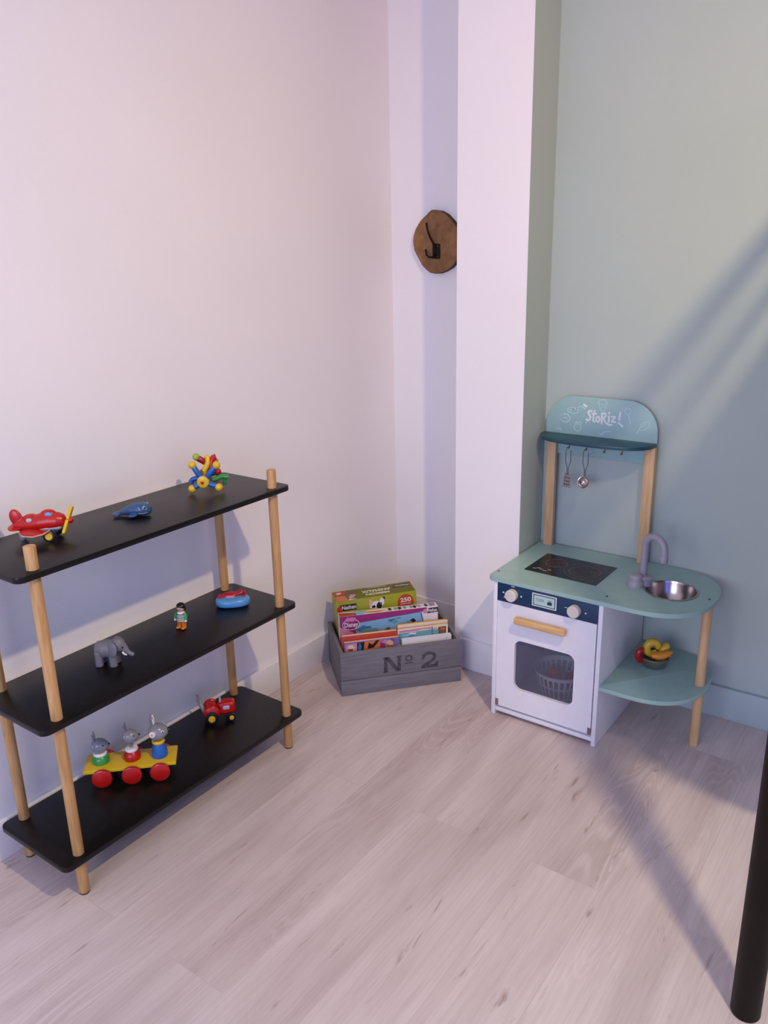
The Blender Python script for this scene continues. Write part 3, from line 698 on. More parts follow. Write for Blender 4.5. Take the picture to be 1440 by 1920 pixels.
# kitten
for x, y, rx, ry, mm in ((.128, -.030, .020, .013, 'cardwhite'), (.140, -.032, .010, .012, 'cardblack'), (.113, -.018, .006, .010, 'cardskin'), (.150, -.020, .008, .012, 'cardwhite'), (.157, -.010, .004, .006, 'cardblack'), (.122, -.034, .006, .005, 'cardblack')):
    blob(d_, x, gh + y, rx, ry, mm, FR, 0.0003 + 0.0001 * (rx < .012), jag=.2)
# badge
blob(d_, .228, gh - .034, .027, .027, 'cardred', FR, 0.0004, 28)
d_.text('250', 'cardcream', 0.020, FR @ Matrix.Translation((.228, gh - .027, 0.0006)), bold=0.0006, width=.036)
d_.text('pieces', 'cardcream', 0.008, FR @ Matrix.Translation((.228, gh - .039, 0.0006)), width=.034)
patch(d_, [(0.003, .048), (0.040, .046), (0.048, .078), (0.004, .080)], 'cardred', TP)
patch(d_, [(0.003, .003), (0.042, .003), (0.036, .040), (0.004, .040)], 'cardorange', TP)
patch(d_, [(0.042, .006), (0.072, .010), (0.062, .050), (0.036, .042)], 'cardbrown', TP, .0004)
for x, y, mm in ((.020, .063, 'cardcream'), (.055, .022, 'cardskin'), (.062, .035, 'cardpink'), (.048, .060, 'cardbrown'), (.066, .058, 'cardbrown')): blob(d_, x, y, .010, .008, mm, TP, .0006, jag=.25)
patch(d_, [(.042, .0015), (.070, .004), (.045, .012)], 'cardcream', TP, .0005)
d_.text('ANIMAUX', 'cardcream', 0.024, TP @ Matrix.Translation((.142, .048, .0002)) @ Matrix.Rotation(PI, 4, 'Z'), bold=0.0008, width=.096)
d_.text('MISSION', 'cardcream', 0.018, TP @ Matrix.Translation((.142, .024, .0002)) @ Matrix.Rotation(PI, 4, 'Z'), bold=0.0007, width=.078)
patch(d_, [(.118, .073), (.180, .073), (.180, .076), (.118, .076)], 'cardcream', TP)
patch(d_, [(.200, .048), (.262, .048), (.262, .067), (.200, .067)], 'cardblack', TP)
d_.text('Nathan', 'cardwhite', 0.016, TP @ Matrix.Translation((.228, .057, .0004)) @ Matrix.Rotation(PI, 4, 'Z'), width=.044)
patch(d_, [(.252, .049), (.261, .049), (.261, .066), (.252, .066)], 'cardred', TP, .0005)
blob(d_, .190, .026, .014, .006, 'cardbrown', TP, rot=.3, jag=.2)
d_.build('box', g)

# purple and white puzzle box -------------------------------------
pw, pd, ph = 0.322, 0.032, 0.213
g = crate_thing('puzzle_box', 'white and purple puzzle box with a blue picture, in front of the lime one', 'puzzle box', 0.018, 0.100)
bx_ = MB().box((0, 0, 0), (pw, pd, ph), 'cardwhite', 0.0012)
FR = face((0, -0.0001, 0), XL, ZU); TP = Matrix.Translation((0, 0, ph + 0.0001))
d_ = bx_
patch(d_, [(0, 0), (.276, 0), (.283, ph), (0, ph)], 'cardpurple', FR)
patch(d_, [(0, 0), (.050, 0), (.045, ph - .060), (0, ph - .035)], 'cardpink', FR, .0005)
patch(d_, [(.052, ph - .028), (.050, 0), (.276, 0), (.266, ph - .014)], 'cardblue', FR, .0006)
patch(d_, [(.262, ph - .013), (.283, ph - .006), (.300, ph - .060), (.292, ph - .100), (.276, ph - .100)], 'cardwhite', FR, .0005)
patch(d_, [(.283, ph), (.286, ph - .004), (.270, ph - .014), (.262, ph - .012), (.276, ph)], 'cardpurple', FR, .0007)
patch(d_, [(.262, ph - .014), (.267, ph - .014), (.279, ph - .075), (.275, ph - .075)], 'carddeep', FR, .0008)
blob(d_, .036, ph - .030, .026, .017, 'cardpurple', FR, .0008, 28)
d_.stroke(arc(.036, ph - .030, .027, 0, 360, 28, .018), .0018, 'cardwhite', .0010, FR)
d_.text('Disney', 'cardwhite', 0.022, FR @ Matrix.Translation((.036, ph - .031, .0009)), bold=0.0005, width=.044)
blob(d_, .036, ph - .012, .018, .007, 'cardpink', FR, .0011, jag=.2)
# sea picture: water, plants and swimmers as plain shapes
for x, y, rx, ry, mm in ((.080, -.050, .026, .012, 'carddeep'), (.098, -.060, .030, .010, 'cardteal'), (.170, -.032, .012, .006, 'carddeep'), (.178, -.036, .008, .007, 'cardteal'), (.190, -.026, .010, .002, 'carddeep'),
                         (.225, -.046, .009, .009, 'cardteal'), (.238, -.040, .009, .007, 'cardblack'), (.240, -.048, .006, .006, 'cardskin'), (.215, -.058, .020, .006, 'cardorange'), (.228, -.060, .012, .004, 'cardskin'),
                         (.155, -.062, .010, .007, 'cardbrown'), (.155, -.068, .006, .006, 'cardskin'), (.130, -.072, .016, .004, 'cardcream'), (.255, -.055, .008, .005, 'cardcream')):
    blob(d_, x, ph + y, rx, ry, mm, FR, .0008 + random.uniform(0, .0003), jag=.25)
# low strip of the box front
patch(d_, [(0, ph - .070), (.040, ph - .070), (.040, ph - .10), (0, ph - .10)], 'cardpurple', FR, .0009)
patch(d_, [(.285, ph - .021), (.322, ph - .019), (.322, ph - .003), (.290, ph - .003)], 'cardblack', FR, .0009)
d_.text('Nathan', 'cardwhite', 0.016, FR @ Matrix.Translation((.303, ph - .0115, .0010)), bold=0.0003, width=.030)
blob(d_, .278, ph - .013, .007, .008, 'cardpink', FR, .0012)
patch(d_, [(.001, .001), (.20, .001), (.20, .031), (.001, .031)], 'cardcream', TP)
patch(d_, [(.001, .001), (.055, .001), (.050, .020), (.001, .026)], 'cardred', TP, .0005)
patch(d_, [(.050, .002), (.075, .002), (.095, .028), (.052, .028)], 'cardblue', TP, .0005)
patch(d_, [(.080, .010), (.125, .004), (.150, .012), (.095, .018)], 'cardorange', TP, .0006)
for x in (.165, .185, .198, .215, .236, .248, .262, .285, .300): blob(d_, x, .016, .006, .010, random.choice(['cardblack', 'cardbrown', 'cardpink', 'cardteal', 'cardskin']), TP, .0006, jag=.3)
for x in (.300, .304, .308, .312): patch(d_, [(x, .006), (x + .0018, .006), (x + .0018, .026), (x, .026)], 'cardblack', TP, .0007)
d_.build('box', g)

# books -----------------------------------------------------------
def book(name, label, a, b, w, dpt, h, cover, edge, pages='cardcream', group=None):
    g = crate_thing(name, label, 'book', a, b, group=group)
    MB().box((0.0015, 0.0015, 0.002), (w - .0015, dpt - .0015, h - .0015), pages).build('pages', g)
    c = MB().box((0, 0, 0), (w, 0.0015, h), cover, 0.0004).box((0, dpt - .0015, 0), (w, dpt, h), edge, 0.0004).box((0, 0, 0), (0.0015, dpt, h), edge, 0.0004)
    c.build('cover', g)
    return g
g = book('picture_book', 'picture book with red and cream top edge behind the front colourful comic', 0.014, 0.042, 0.176, 0.014, 0.172, 'cardred', 'cardorange')
g = book('comic_book', 'colourful comic with orange and violet cover, front left in the crate', 0.018, 0.026, 0.172, 0.012, 0.158, 'cardviolet', 'cardorange')
FR = face((0, -0.0001, 0), XL, ZU); d_ = MB(); hh = 0.158
patch(d_, [(.004, hh - .05), (.042, hh - .05), (.040, hh - .004), (.004, hh - .006)], 'cardpink', FR)
patch(d_, [(.040, hh - .05), (.062, hh - .05), (.066, hh - .003), (.040, hh - .003)], 'cardblack', FR, .0004)
patch(d_, [(.058, hh - .05), (.108, hh - .05), (.118, hh - .003), (.064, hh - .003)], 'cardorange', FR, .0005)
patch(d_, [(.072, hh - .028), (.092, hh - .026), (.112, hh - .003), (.100, hh - .003), (.088, hh - .016), (.078, hh - .006)], 'cardblack', FR, .0006)
for x, y, rx, ry, mm in ((.020, -.032, .010, .012, 'cardred'), (.020, -.016, .009, .007, 'cardcream'), (.030, -.022, .006, .010, 'cardskin'), (.048, -.026, .006, .018, 'carddeep'), (.078, -.040, .014, .007, 'cardwhite'), (.080, -.040, .007, .006, 'cardblack'),
                         (.120, -.024, .009, .014, 'cardpurple'), (.132, -.030, .010, .012, 'cardorange'), (.144, -.014, .008, .009, 'cardskin'), (.138, -.022, .006, .010, 'cardcream'), (.148, -.032, .010, .008, 'cardred'), (.152, -.008, .007, .005, 'cardbrown'), (.128, -.010, .009, .005, 'cardpink'), (.112, -.038, .006, .004, 'cardcream'), (.150, -.020, .004, .010, 'cardyellow')):
    blob(d_, x, hh + y, rx, ry, mm, FR, .0006 + random.uniform(0, .0003), jag=.25)
patch(d_, [(.160, hh - .05), (.171, hh - .05), (.171, hh - .002), (.158, hh - .002)], 'cardviolet', FR, .0008)
d_.build('cover_print', g, smooth=None)
g = book('story_book', 'thin book with bright orange edge, rearmost on the right of the crate', 0.196, 0.066, 0.166, 0.010, 0.177, 'cardcream', 'cardorange', 'cardyellow')
g = book('story_book', 'thin book with a teal and cream cover behind the white one', 0.192, 0.050, 0.166, 0.010, 0.170, 'cardcream', 'cardorange')
FR = face((0, -0.0001, 0), XL, ZU); d_ = MB(); hh = 0.170
patch(d_, [(.004, hh - .05), (.150, hh - .05), (.150, hh - .012), (.004, hh - .014)], 'cardteal', FR)
patch(d_, [(.006, hh - .012), (.110, hh - .010), (.110, hh - .003), (.006, hh - .004)], 'cardpink', FR)
patch(d_, [(.112, hh - .03), (.116, hh - .03), (.116, hh - .002), (.112, hh - .002)], 'carddeep', FR, .0004)
patch(d_, [(.134, hh - .03), (.160, hh - .03), (.160, hh - .006), (.134, hh - .006)], 'cardbrown', FR, .0004)
for x, y, rx, ry, mm in ((.030, -.022, .020, .004, 'cardblue'), (.050, -.018, .014, .003, 'cardwhite'), (.046, -.026, .010, .003, 'carddeep'), (.086, -.010, .018, .002, 'cardcream'), (.125, -.010, .006, .005, 'cardskin'), (.148, -.014, .008, .004, 'cardorange')):
    blob(d_, x, hh + y, rx, ry, mm, FR, .0006, jag=.25)
d_.build('cover_print', g, smooth=None)
g = book('white_book', 'plain white book at the front right of the crate', 0.203, 0.034, 0.162, 0.013, 0.141, 'cardwhite', 'cardwhite', 'cardwhite')
d_ = MB(); patch(d_, [(.146, .01), (.1468, .01), (.1468, .138), (.146, .138)], 'cardviolet', face((0, -0.0001, 0), XL, ZU)); d_.build('cover_line', g, smooth=None)

# ---------------------------------------------------------------- black stand at the right edge
LX, LY = 1.4945, -1.060
rk = thing('metal_stand', 'black round metal tube leg of a stand at the right edge', 'stand', (LX, LY, 0))
def rb(b, n): return b.build(n, rk, off=(LX, LY, 0))
rb(MB().cyl((LX, LY, 0.0), (LX, LY, 1.80), 0.0255, 0.0255, 'black_metal', 40, 0.003), 'leg')
rb(MB().cyl((LX, LY, 1.765), (LX, GY, 1.765), 0.016, 0.016, 'black_metal', 24), 'rail')
rb(MB().cyl((LX, LY, 1.680), (LX, GY, 1.680), 0.013, 0.013, 'black_metal', 24), 'rail')
rb(MB().cyl((LX, LY, 1.585), (LX, GY, 1.585), 0.012, 0.012, 'black_metal', 24), 'rail')
# unseen grey cloth over the lowest rail, guessed and shaped from its shadow, just outside the right edge of the picture
def cloth_bottom(y):
    pts_ = [(-1.03, 1.30), (-0.83, 0.79), (-0.72, 0.54), (-0.64, 0.40), (-0.15, 0.34)]
    for (y0, z0), (y1, z1) in zip(pts_, pts_[1:]):
        if y <= y1: return z0 + (z1 - z0) * (y - y0) / (y1 - y0)
    return 0.34
t = bmesh.new(); NY, NZ = 120, 26; G = []
for i in range(NY + 1):
    y = -1.03 + 0.88 * i / NY; zb = cloth_bottom(y); row = []
    for j in range(NZ + 1):
        k = j / NZ; z = 1.600 - (1.600 - zb) * k
        fold = (0.010 * math.sin(2 * PI * y / 0.085) + 0.006 * math.sin(2 * PI * y / 0.21 + 1)) * min(1, k * 3)
        row.append(t.verts.new((LX + 0.0165 + fold * .8 + .004, y, z)))
    G.append(row)
top = []
for i in range(NY + 1):           # the part that bends over the rail
    y = -1.03 + 0.88 * i / NY
    top.append([t.verts.new((LX + 0.0145 * math.cos(a_), y, 1.590 + 0.0145 * math.sin(a_))) for a_ in [PI * q_ / 6 for q_ in range(1, 7)]] + [t.verts.new((LX - 0.0150, y, 1.555))])
for i in range(NY):
    for j in range(NZ): t.faces.new((G[i][j], G[i + 1][j], G[i + 1][j + 1], G[i][j + 1]))
    t.faces.new((G[i][0], top[i][0], top[i + 1][0], G[i + 1][0]))
    for j in range(len(top[0]) - 1): t.faces.new((top[i][j], top[i][j + 1], top[i + 1][j + 1], top[i + 1][j]))
bmesh.ops.solidify(t, geom=t.faces[:], thickness=0.002)
M['cloth'] = mat('grey_woven_cloth', (0.20, 0.20, 0.23), 0.9, var=0.06, scale=300, bump=0.4, bscale=900)
cl = MB(); cl.merge(t, 'cloth'); co = cl.build('guessed_shadow_cloth', off=(LX, LY, 0)); co.location = (LX, LY, 0)
tag(co, 'unseen grey cloth, guessed from its shadow, over the lowest rail of the black metal stand', 'cloth')

# ================================================================ toys on the shelf unit
CR = math.radians(36.1)
# red aeroplane -----------------------------------------------------
t = thing('toy_aeroplane', 'red toy aeroplane with yellow propeller on the top shelf', 'toy aeroplane', (0.111, -1.4485, Z3 + .0008), math.radians(39)); t.scale = (1.08,) * 3
b = MB()
b.loft([(-.052, 0, .026, .004, .006), (-.040, 0, .028, .009, .011), (-.020, 0, .031, .014, .015), (.000, 0, .034, .017, .017), (.020, 0, .036, .018, .018), (.036, 0, .036, .0165, .0165), (.046, 0, .036, .012, .012), (.050, 0, .036, .005, .005)], 'red', 24)
b.ell((.018, 0, .049), (.016, .011, .010), 'red')
b.ell((-.016, 0, .042), (.016, .012, .009), 'red')
b.ell((-.044, 0, .044), (.0125, .0048, .018), 'red', rot=(0, -0.25, 0))
fus = b.build('fuselage', t, remesh=0.0011)
MB().loft([(-.034, 0, .022, .004, .003), (-.010, 0, .023, .012, .006), (.015, 0, .024, .0150, .008), (.038, 0, .026, .0130, .008), (.045, 0, .029, .007, .005)], 'palegrey', 20).build('belly', t, label='pale grey underside')
b = MB()
for s in (1, -1):
    b.ell((-.004, s * .028, .022), (.026, .026, .0045), 'red', rot=(s * 0.10, .12, 0))
wing = b.build('wing', t)
b = MB()
for s in (1, -1): b.tube([(.024, s * .022, .0235), (.018, s * .044, .0225), (.002, s * .0535, .0215), (-.018, s * .050, .0225), (-.029, s * .034, .024)], .0014, 'cardskin', 8)
b.build('wing_edge', wing)
tp_ = MB().ell((-.046, 0, .026), (.014, .026, .0035), 'red', rot=(0, .1, 0)).build('tailplane', t)
pr = MB()
for a in (62, 242):
    m = Matrix.Translation((.053, 0, .036)) @ Matrix.Rotation(math.radians(16), 4, 'Y') @ Matrix.Rotation(math.radians(a), 4, 'X') @ Matrix.Translation((0, .014, 0))
    pr.box((-.0032, -.014, -.0078), (.0032, .0145, .0078), 'yellow', .0024, 3, mx=m)
pr.build('propeller', t, label='yellow propeller')
MB().ell((.058, 0, .036), (.006, .0065, .0065), 'red').build('propeller_hub', t)
for s in (1, -1):
    w = MB().cyl((.022, s * .017, .0118), (.022, s * .026, .0118), .0118, .0118, 'black', 28, .0015).build('wheel', t, label='black wheel')
    MB().cyl((.022, s * .0262, .0118), (.022, s * .0278, .0118), .0072, .0065, 'yellow', 24).build('hub_cap', w)
    MB().box((.018, s * .010 - .003, .010), (.028, s * .016 + .003, .024), 'palegrey', .002).build('wheel_strut', t)
MB().cyl((-.036, -.006, .0065), (-.036, .006, .0065), .0065, .0065, 'grey', 20, .001).build('tail_wheel', t)
for s in (1, -1):
    MB().ell((.021, s * .0098, .050), (.007, .0022, .006), 'skyblue').build('windscreen', t, label='blue windscreen patch')
    MB().ell((-.016, s * .0115, .041), (.006, .0022, .0045), 'palegrey').build('cockpit_patch', t)

# whale --------------------------------------------------------------
t = thing('toy_whale', 'dark blue toy whale lying on the top shelf', 'toy whale', (0.146, -1.238, Z3 + .0008), math.radians(38)); t.scale = (.90,) * 3
b = MB()
b.loft([(-.050, 0, .006, .003, .002), (-.040, 0, .007, .007, .005), (-.026, 0, .011, .013, .009), (-.010, 0, .015, .019, .014), (.008, 0, .017, .0225, .0165), (.024, 0, .0165, .022, .016), (.036, 0, .0150, .0165, .0130), (.042, 0, .014, .008, .007)], 'whale', 28)
for s in (1, -1):
    b.ell((-.046, s * .009, .006), (.013, .009, .0030), 'whale', rot=(0, .05, s * .9))
    b.ell((.000, s * .024, .006), (.012, .009, .0035), 'whale', rot=(0, 0, -s * .5))
b.build('body', t, remesh=0.0012)
b = MB()
for s in (1, -1):
    b.ell((.0285, s * .0165, .0240), (.0045, .0030, .0050), 'whale_light', rot=(0, 0, s * -.3))
    b.tube([(.014, s * .020, .026), (.018, s * .0218, .022), (.019, s * .0226, .019)], .0014, 'whale_light', 8)
    b.tube([(.014, s * .0225, .0105), (.026, s * .0205, .0100), (.036, s * .0145, .0108), (.040, s * .006, .0115)], .0010, 'whale_light', 8)
b.build('face_lines', t)
for s in (1, -1): MB().ell((.0305, s * .0185, .0240), (.0022, .0018, .0025), 'black').build('eye', t)

# ball-and-stick construction -------------------------------------------
t = thing('ball_and_stick_toy', 'multicoloured ball and stick construction toy on the top shelf', 'toy', (0.132, -1.008, Z3 + .0012), math.radians(36.1))
# local x = to the right as seen, y = away from the viewer, z = up
K = 0.000106
def cp_(px, py, y): return ((px - 650) * K, y, (985 - py) * K * 1.04 + .0020)
def ballp(px, py, y, r, m, n='ball'): MB().ell(cp_(px, py, y), r * K * 1.05, m, seg=24).build(n, t)
def stick(p0, p1, r, m): MB().cyl(p0, p1, r, r, m, 20, .0012).build('stick', t)
c0 = cp_(635, 740, -.020)
cb_ = MB().cyl((c0[0], c0[1] - .0105, c0[2]), (c0[0], c0[1] + .006, c0[2]), .0148, .0148, 'yellow', 36, .002)
hubm = cb_.build('hub', t, label='yellow hub disc')
MB().cyl((c0[0] - .001, c0[1] - .0120, c0[2] - .001), (c0[0] - .001, c0[1] - .0095, c0[2] - .001), .0042, .0042, 'red', 20, .0006).build('hub_pin', hubm)
for px, py, y in ((405, 365, -.020), (968, 375, -.022), (365, 905, -.024), (985, 880, -.024)):
    e = cp_(px, py, y); d = (Vector(e) - Vector(c0)).normalized()
    L1, L2 = Vector(c0) + d * .012, Vector(e) - d * .004
    stick(L1, L2, .0070, 'blue')
    MB().ell(e, .0098, 'yellow', seg=24).build('ball', t, label='yellow ball')
ballp(455, 235, .006, 82, 'lime'); ballp(700, 270, .012, 62, 'yellow'); ballp(905, 620, .018, 85, 'red'); ballp(600, 640, .012, 120, 'red')
stick(cp_(490, 265, .006), cp_(650, 370, .010), .0078, 'darkred')
MB().tube([cp_(715, 260, .010), cp_(730, 360, .004), cp_(690, 450, .000), cp_(640, 530, -.004), cp_(630, 620, .0)], .0066, 'yellow', 14).build('curved_stick', t)
MB().tube([cp_(905, 260, .012), cp_(850, 270, .010), cp_(815, 330, .008), cp_(805, 430, .006), cp_(780, 560, .006)], .0080, 'red', 14).build('curved_stick', t)
MB().tube([cp_(280, 820, .004), cp_(330, 755, .004), cp_(420, 725, .004), cp_(520, 740, .004), cp_(600, 700, .008)], .0066, 'blue', 14).build('curved_stick', t)
MB().tube([cp_(800, 770, .000), cp_(900, 740, .004), cp_(1010, 700, .008), cp_(1110, 715, .008), cp_(1175, 705, .008)], .0060, 'green', 14).build('curved_stick', t)
stick(cp_(905, 640, .018), cp_(640, 700, .012), .0050, 'blue')
MB().tube([cp_(1030, 720, .010), cp_(1070, 800, .012), cp_(1060, 905, .014)], .0048, 'green', 14).build('curved_stick', t)

# elephant ----------------------------------------------------------------
t = thing('toy_elephant', 'grey toy elephant standing on the middle shelf', 'toy elephant', (0.150, -1.353, Z2 + .0008), math.radians(33)); t.scale = (1.06, 1.08, 1.13)
b = MB()
b.loft([(-.030, 0, .034, .008, .010), (-.026, 0, .033, .015, .016), (-.012, 0, .034, .0185, .0185), (.004, 0, .035, .018, .0185), (.014, 0, .037, .014, .016)], 'elephant', 24)
b.ell((.021, 0, .043), (.0150, .0145, .0160), 'elephant')
for x in (-.021, .010):
    for s in (1, -1):
        b.cyl((x, s * .0095, .0), (x, s * .0095, .030), .0085, .0085, 'elephant', 20)
b.tube([(.030, 0, .040), (.036, 0, .032), (.041, 0, .026), (.048, 0, .022), (.053, 0, .0215)], [.0090, .0068, .0052, .0044, .0040], 'elephant', 16)
b.build('body', t, remesh=0.0012)
for s in (1, -1):
    MB().ell((.013, s * .0170, .039), (.0125, .0032, .0155), 'elephant', rot=(s * .12, 0, s * .30)).build('ear', t)
    MB().tube([(.031, s * .0072, .030), (.036, s * .0085, .0255), (.041, s * .0085, .0245)], [.0022, .0020, .0012], 'white', 10).build('tusk', t, label='white tusk')
    MB().ell((.0335, s * .0092, .041), (.0018, .0014, .0022), 'black').build('eye', t)

# little figure ------------------------------------------------------------
t = thing('toy_figure', 'small toy figure with black hair and orange trousers on the middle shelf', 'toy figure', (0.1405, -1.134, Z2 + .0004), math.radians(36.1 - 20))
b = MB()
b.lathe([(0.006, .020), (.0115, .022), (.0120, .030), (.0108, .040), (.0075, .0455), (.004, .047)], 'white', 28)
body = b.build('torso', t, label='striped shirt')
st2 = MB()
for z, mm in ((.0255, 'green'), (.0305, 'black'), (.0350, 'green'), (.0390, 'black')):
    r = .0118 - max(0, z - .030) * .11; st2.lathe([(r, z), (r + .0009, z + .0005), (r + .0009, z + .0018), (r - .0002, z + .0023)], mm, 28)
st2.build('stripes', body)
MB().lathe([(0, .041), (.007, .0425), (.0075, .0450), (.005, .0475), (0, .0478)], 'skin', 20).build('collar', t, label='pink collar')
MB().ell((0, 0, .0545), (.0098, .0095, .0100), 'skin').build('head', t)
hr = MB().ell((0, .0022, .0585), (.0118, .0110, .0090), 'black'); hr.ell((0, .006, .052), (.0108, .0070, .0095), 'black'); hr.build('hair', t, label='black hair')
fc = MB()
for s in (1, -1): fc.ell((s * .0036, -.0093, .0550), (.0009, .0007, .0013), 'black')
fc.tube([(-.0032, -.0092, .0510), (0, -.0096, .0500), (.0032, -.0092, .0510)], .0005, 'darkred', 6); fc.ell((0, -.0098, .0528), (.001, .001, .001), 'skin')
fc.build('face', t)
for s in (1, -1):
    a = MB().tube([(s * .0095, 0, .0425), (s * .0140, -.001, .035), (s * .0150, -.004, .0265)], [.0042, .0044, .0040], 'green', 14).build('arm', t, label='green sleeve')
    MB().ell((s * .0150, -.0052, .0232), (.0034, .0034, .0036), 'white').build('hand', a)
    l = MB().tube([(s * .0056, 0, .0225), (s * .0064, -.001, .0110), (s * .0068, -.0015, .0045)], [.0064, .0060, .0056], 'orange', 16).build('leg', t, label='orange trouser leg')
    MB().ell((s * .0070, -.0050, .0035), (.0058, .0086, .0036), 'orange').build('shoe', l)

# crab on a blue float -------------------------------------------------------
t = thing('toy_float', 'light blue oval toy with a red crab on it, right end of the middle shelf', 'toy', (0.146, -0.965, Z2 + .0008), math.radians(44))
fl = MB().prism([(.045 * math.copysign(abs(math.cos(a)) ** .85, math.cos(a)), .028 * math.copysign(abs(math.sin(a)) ** .85, math.sin(a))) for a in [2 * PI * k / 40 for k in range(40)]], 0, .023, 'skyblue', .0095, seg=5); fl.build('float', t)
b = MB()
b.ell((-.004, .012, .0260), (.024, .013, .0060), 'crab'); b.ell((.020, .014, .0285), (.011, .009, .0060), 'crab'); b.ell((-.027, .008, .0250), (.009, .009, .0045), 'crab')
for x, y in ((-.034, -.002), (-.034, .014), (.030, .002), (.026, .020), (.010, .024), (-.010, .024)): b.ell((x, y, .0225), (.006, .006, .004), 'crab')
b.tube([(.020, .012, .032), (.030, .010, .034), (.034, .002, .029)], .0026, 'crab', 10)
b.build('crab', t, remesh=0.0011, label='red crab')
MB().ell((-.006, -.001, .0240), (.014, .0065, .0030), 'cardpink').build('crab_belly', t, label='pink patch')

# mouse wagon --------------------------------------------------------------
t = thing('toy_wagon', 'yellow wooden wagon with three grey mouse heads on the bottom shelf', 'toy wagon', (0.131, -1.318, Z1 + .0004), math.radians(45.5))
# local x along the wagon (towards the big mouse), y away from viewer
MB().box((-.112, -.024, .034), (.104, .048, .043), 'yellow', .0012).build('platform', t)
for x in (-.069, .000, .066):
    for y0, y1 in ((-.036, -.026), (.049, .059)):
        prof_ = [(0, -.0055), (.0200, -.0055), (.0232, -.0035), (.0238, 0), (.0232, .0035), (.0200, .0055), (0, .0060)]
        m = Matrix.Translation((x, (y0 + y1) / 2, .0240)) @ Matrix.Rotation(PI / 2, 4, 'X')
        MB().lathe(prof_, 'red', 40, m).build('wheel', t, label='red wheel')
    MB().cyl((x, -.032, .0240), (x, .055, .0240), .0035, .0035, 'cardskin', 12).build('axle', t)
    MB().box((x - .008, -.018, .0240), (x + .008, .040, .0342), 'yellow', .001).build('axle_block', t)
def mouse(x, body, bodyprof, ringz, ringr, ringm, headz, headr, big=False, neck=False):
    y = .012
    o = MB().lathe(bodyprof, body, 36, Matrix.Translation((x, y, .0432))).build('mouse', t, label={'green': 'green mouse body', 'red': 'red mouse body', 'blue': 'blue mouse body'}[body])
    z0 = .0432
    MB().lathe([(.004, ringz - .0045), (ringr * .85, ringz - .0045), (ringr, ringz - .001), (ringr, ringz + .001), (ringr * .85, ringz + .0045), (.004, ringz + .0045)], ringm, 36, Matrix.Translation((x, y, z0)), closed=True).build('collar', o)
    if neck: MB().cyl((x, y, z0 + ringz), (x, y, z0 + headz - headr * .5), .004, .004, 'grey', 14).build('neck', o)
    hz = z0 + headz
    hb_ = MB(); r = headr
    hb_.loft([(x - r * .98, y, hz, r * .05, r * .05), (x - r * .90, y, hz, r * .46, r * .44), (x - r * .6, y, hz, r * .82, r * .80), (x - r * .1, y, hz, r, r * .97), (x + r * .4, y, hz, r * .93, r * .90), (x + r * .8, y, hz + .0005, r * .70, r * .66), (x + r * 1.08, y, hz + .001, r * .40, r * .38), (x + r * 1.18, y, hz + .001, r * .12, r * .12)], 'mouse', 32)
    hb_.build('head', o)
    MB().ell((x + r * 1.22, y, hz + r * .12), r * (.27 if big else .15), 'black').build('nose', o)
    for s in (1, -1):
        eb = MB(); ex, ey, ez = x + r * .62, y + s * r * .72, hz + r * .34
        if big: eb.ell((ex, ey, ez), (r * .20, r * .10, r * .16), 'white'); eb.ell((ex + r * .04, ey + s * r * .07, ez), (r * .09, r * .07, r * .10), 'black')
        else: eb.ell((ex, ey, ez), (r * .10, r * .08, r * .11), 'black')
        eb.build('eye', o)
    eb = MB()
    if big:
        eb.cyl((x - r * .42, y - r * .80, hz + r * .20), (x - r * .44, y - r * 1.00, hz + r * .22), r * .34, r * .34, 'white', 24, .0006)
        eb.cyl((x - r * .44, y - r * 1.00, hz + r * .22), (x - r * .45, y - r * 1.06, hz + r * .22), r * .12, r * .12, 'cardskin', 16)
    else:
        eb.ell((x - r * .62, y - r * .66, hz + r * .18), (r * .12, r * .10, r * .30), 'palegrey')
    eb.build('cheek_patch', o)
    for s in (-1, 1):
        bx2, by2 = x - r * (.28 if big else .45), y + s * r * (.25 if big else .3)
        EH = r * (1.05 if big else .92)
        e_ = MB().ell((bx2 - r * .10, by2 + s * r * .06, hz + r * .75 + EH * .62), (r * (.24 if big else .13), r * .10, EH * .72), 'grey', rot=(-s * .10, -.12, 0))
        if big: e_.ell((bx2 - r * .02, by2 - r * .06, hz + r * .75 + EH * .64), (r * .15, r * .10, EH * .56), 'white', rot=(-s * .1, -.12, 0))
        e_.build('ear', o)
dome = [(0, 0), (.0190, 0), (.0205, .004), (.0195, .012), (.0150, .019), (.008, .023), (0, .024)]
mouse(-.075, 'green', dome, .0235, .0165, 'white', .0450, .0188)
mouse(-.001, 'red', [(r_, z_ * 1.10) for r_, z_ in dome], .0270, .0158, 'white', .0620, .0180, neck=True)
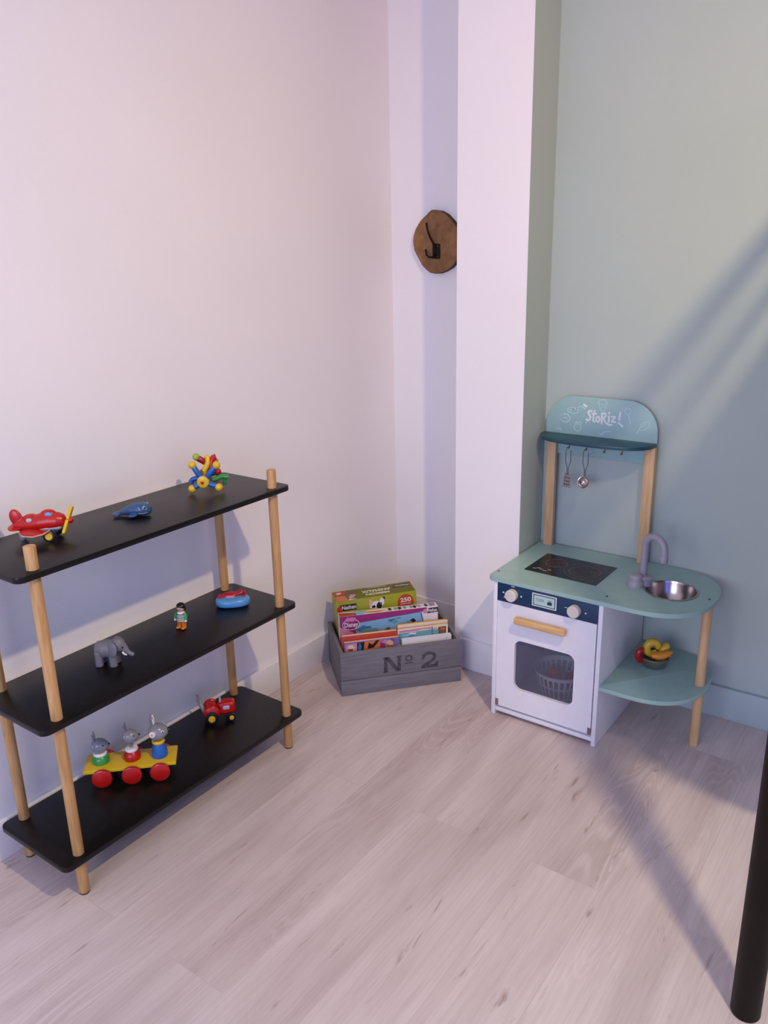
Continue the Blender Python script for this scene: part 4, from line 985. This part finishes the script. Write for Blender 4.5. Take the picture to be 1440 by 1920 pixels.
mouse(.064, 'blue', [(0, 0), (.0190, 0), (.0200, .004), (.0185, .016), (.0150, .028), (.0120, .036), (0, .037)], .0400, .0158, 'yellow', .0660, .0225, big=True)

# red tractor --------------------------------------------------------------
t = thing('toy_tractor', 'red toy tractor with yellow wheel hubs, right end of the bottom shelf', 'toy tractor', (0.113, -1.016, Z1 + .0008), math.radians(50)); t.scale = (1.08, 1.08, 1.16)
b = MB()
b.box((-.040, -.018, .012), (.000, .018, .034), 'red', .008, 4)
b.box((-.004, -.015, .014), (.040, .015, .046), 'red', .009, 4)
b.ell((-.020, -.019, .026), (.021, .008, .019), 'red'); b.ell((-.020, .019, .026), (.021, .008, .019), 'red')
b.ell((-.020, 0, .036), (.014, .016, .009), 'red')
b.build('body', t, remesh=0.0012)
MB().box((.007, -.0165, .027), (.026, .0165, .039), 'palegrey', .004, 3).build('side_grille', t, label='pale grey side panel')
for s in (1, -1):
    w = MB().cyl((-.021, s * .020, .0165), (-.021, s * .030, .0165), .0165, .0165, 'black', 32, .003).build('wheel', t, label='large black tyre')
    MB().cyl((-.021, s * .0302, .0165), (-.021, s * .0318, .0165), .0088, .0080, 'yellow', 24, .0006).build('hub_cap', w)
    w = MB().cyl((.028, s * .016, .0105), (.028, s * .025, .0105), .0105, .0105, 'black', 32, .002).build('wheel', t, label='small black tyre')
    MB().cyl((.028, s * .0252, .0105), (.028, s * .0266, .0105), .0058, .0052, 'yellow', 24, .0005).build('hub_cap', w)
MB().tube([(.002, -.004, .040), (.003, -.004, .052), (.0025, -.004, .060)], .0024, 'palegrey', 12).build('exhaust', t)
MB().tube([(.002, 0, .042), (-.006, 0, .050)], .002, 'black', 10).build('steering_column', t)
b = MB()
for s in (1, -1): b.tube([(-.036, s * .010, .022), (-.046, s * .010, .044), (-.052, s * .010, .064)], [.0035, .003, .0028], 'grey', 10)
b.box((-.003, -.012, -.018), (.003, .012, .012), 'palegrey', .002, mx=Matrix.Translation((-.043, 0, .040)) @ Matrix.Rotation(-.35, 4, 'Y'))
b.build('lift_arm', t, label='grey lift arm at the rear')
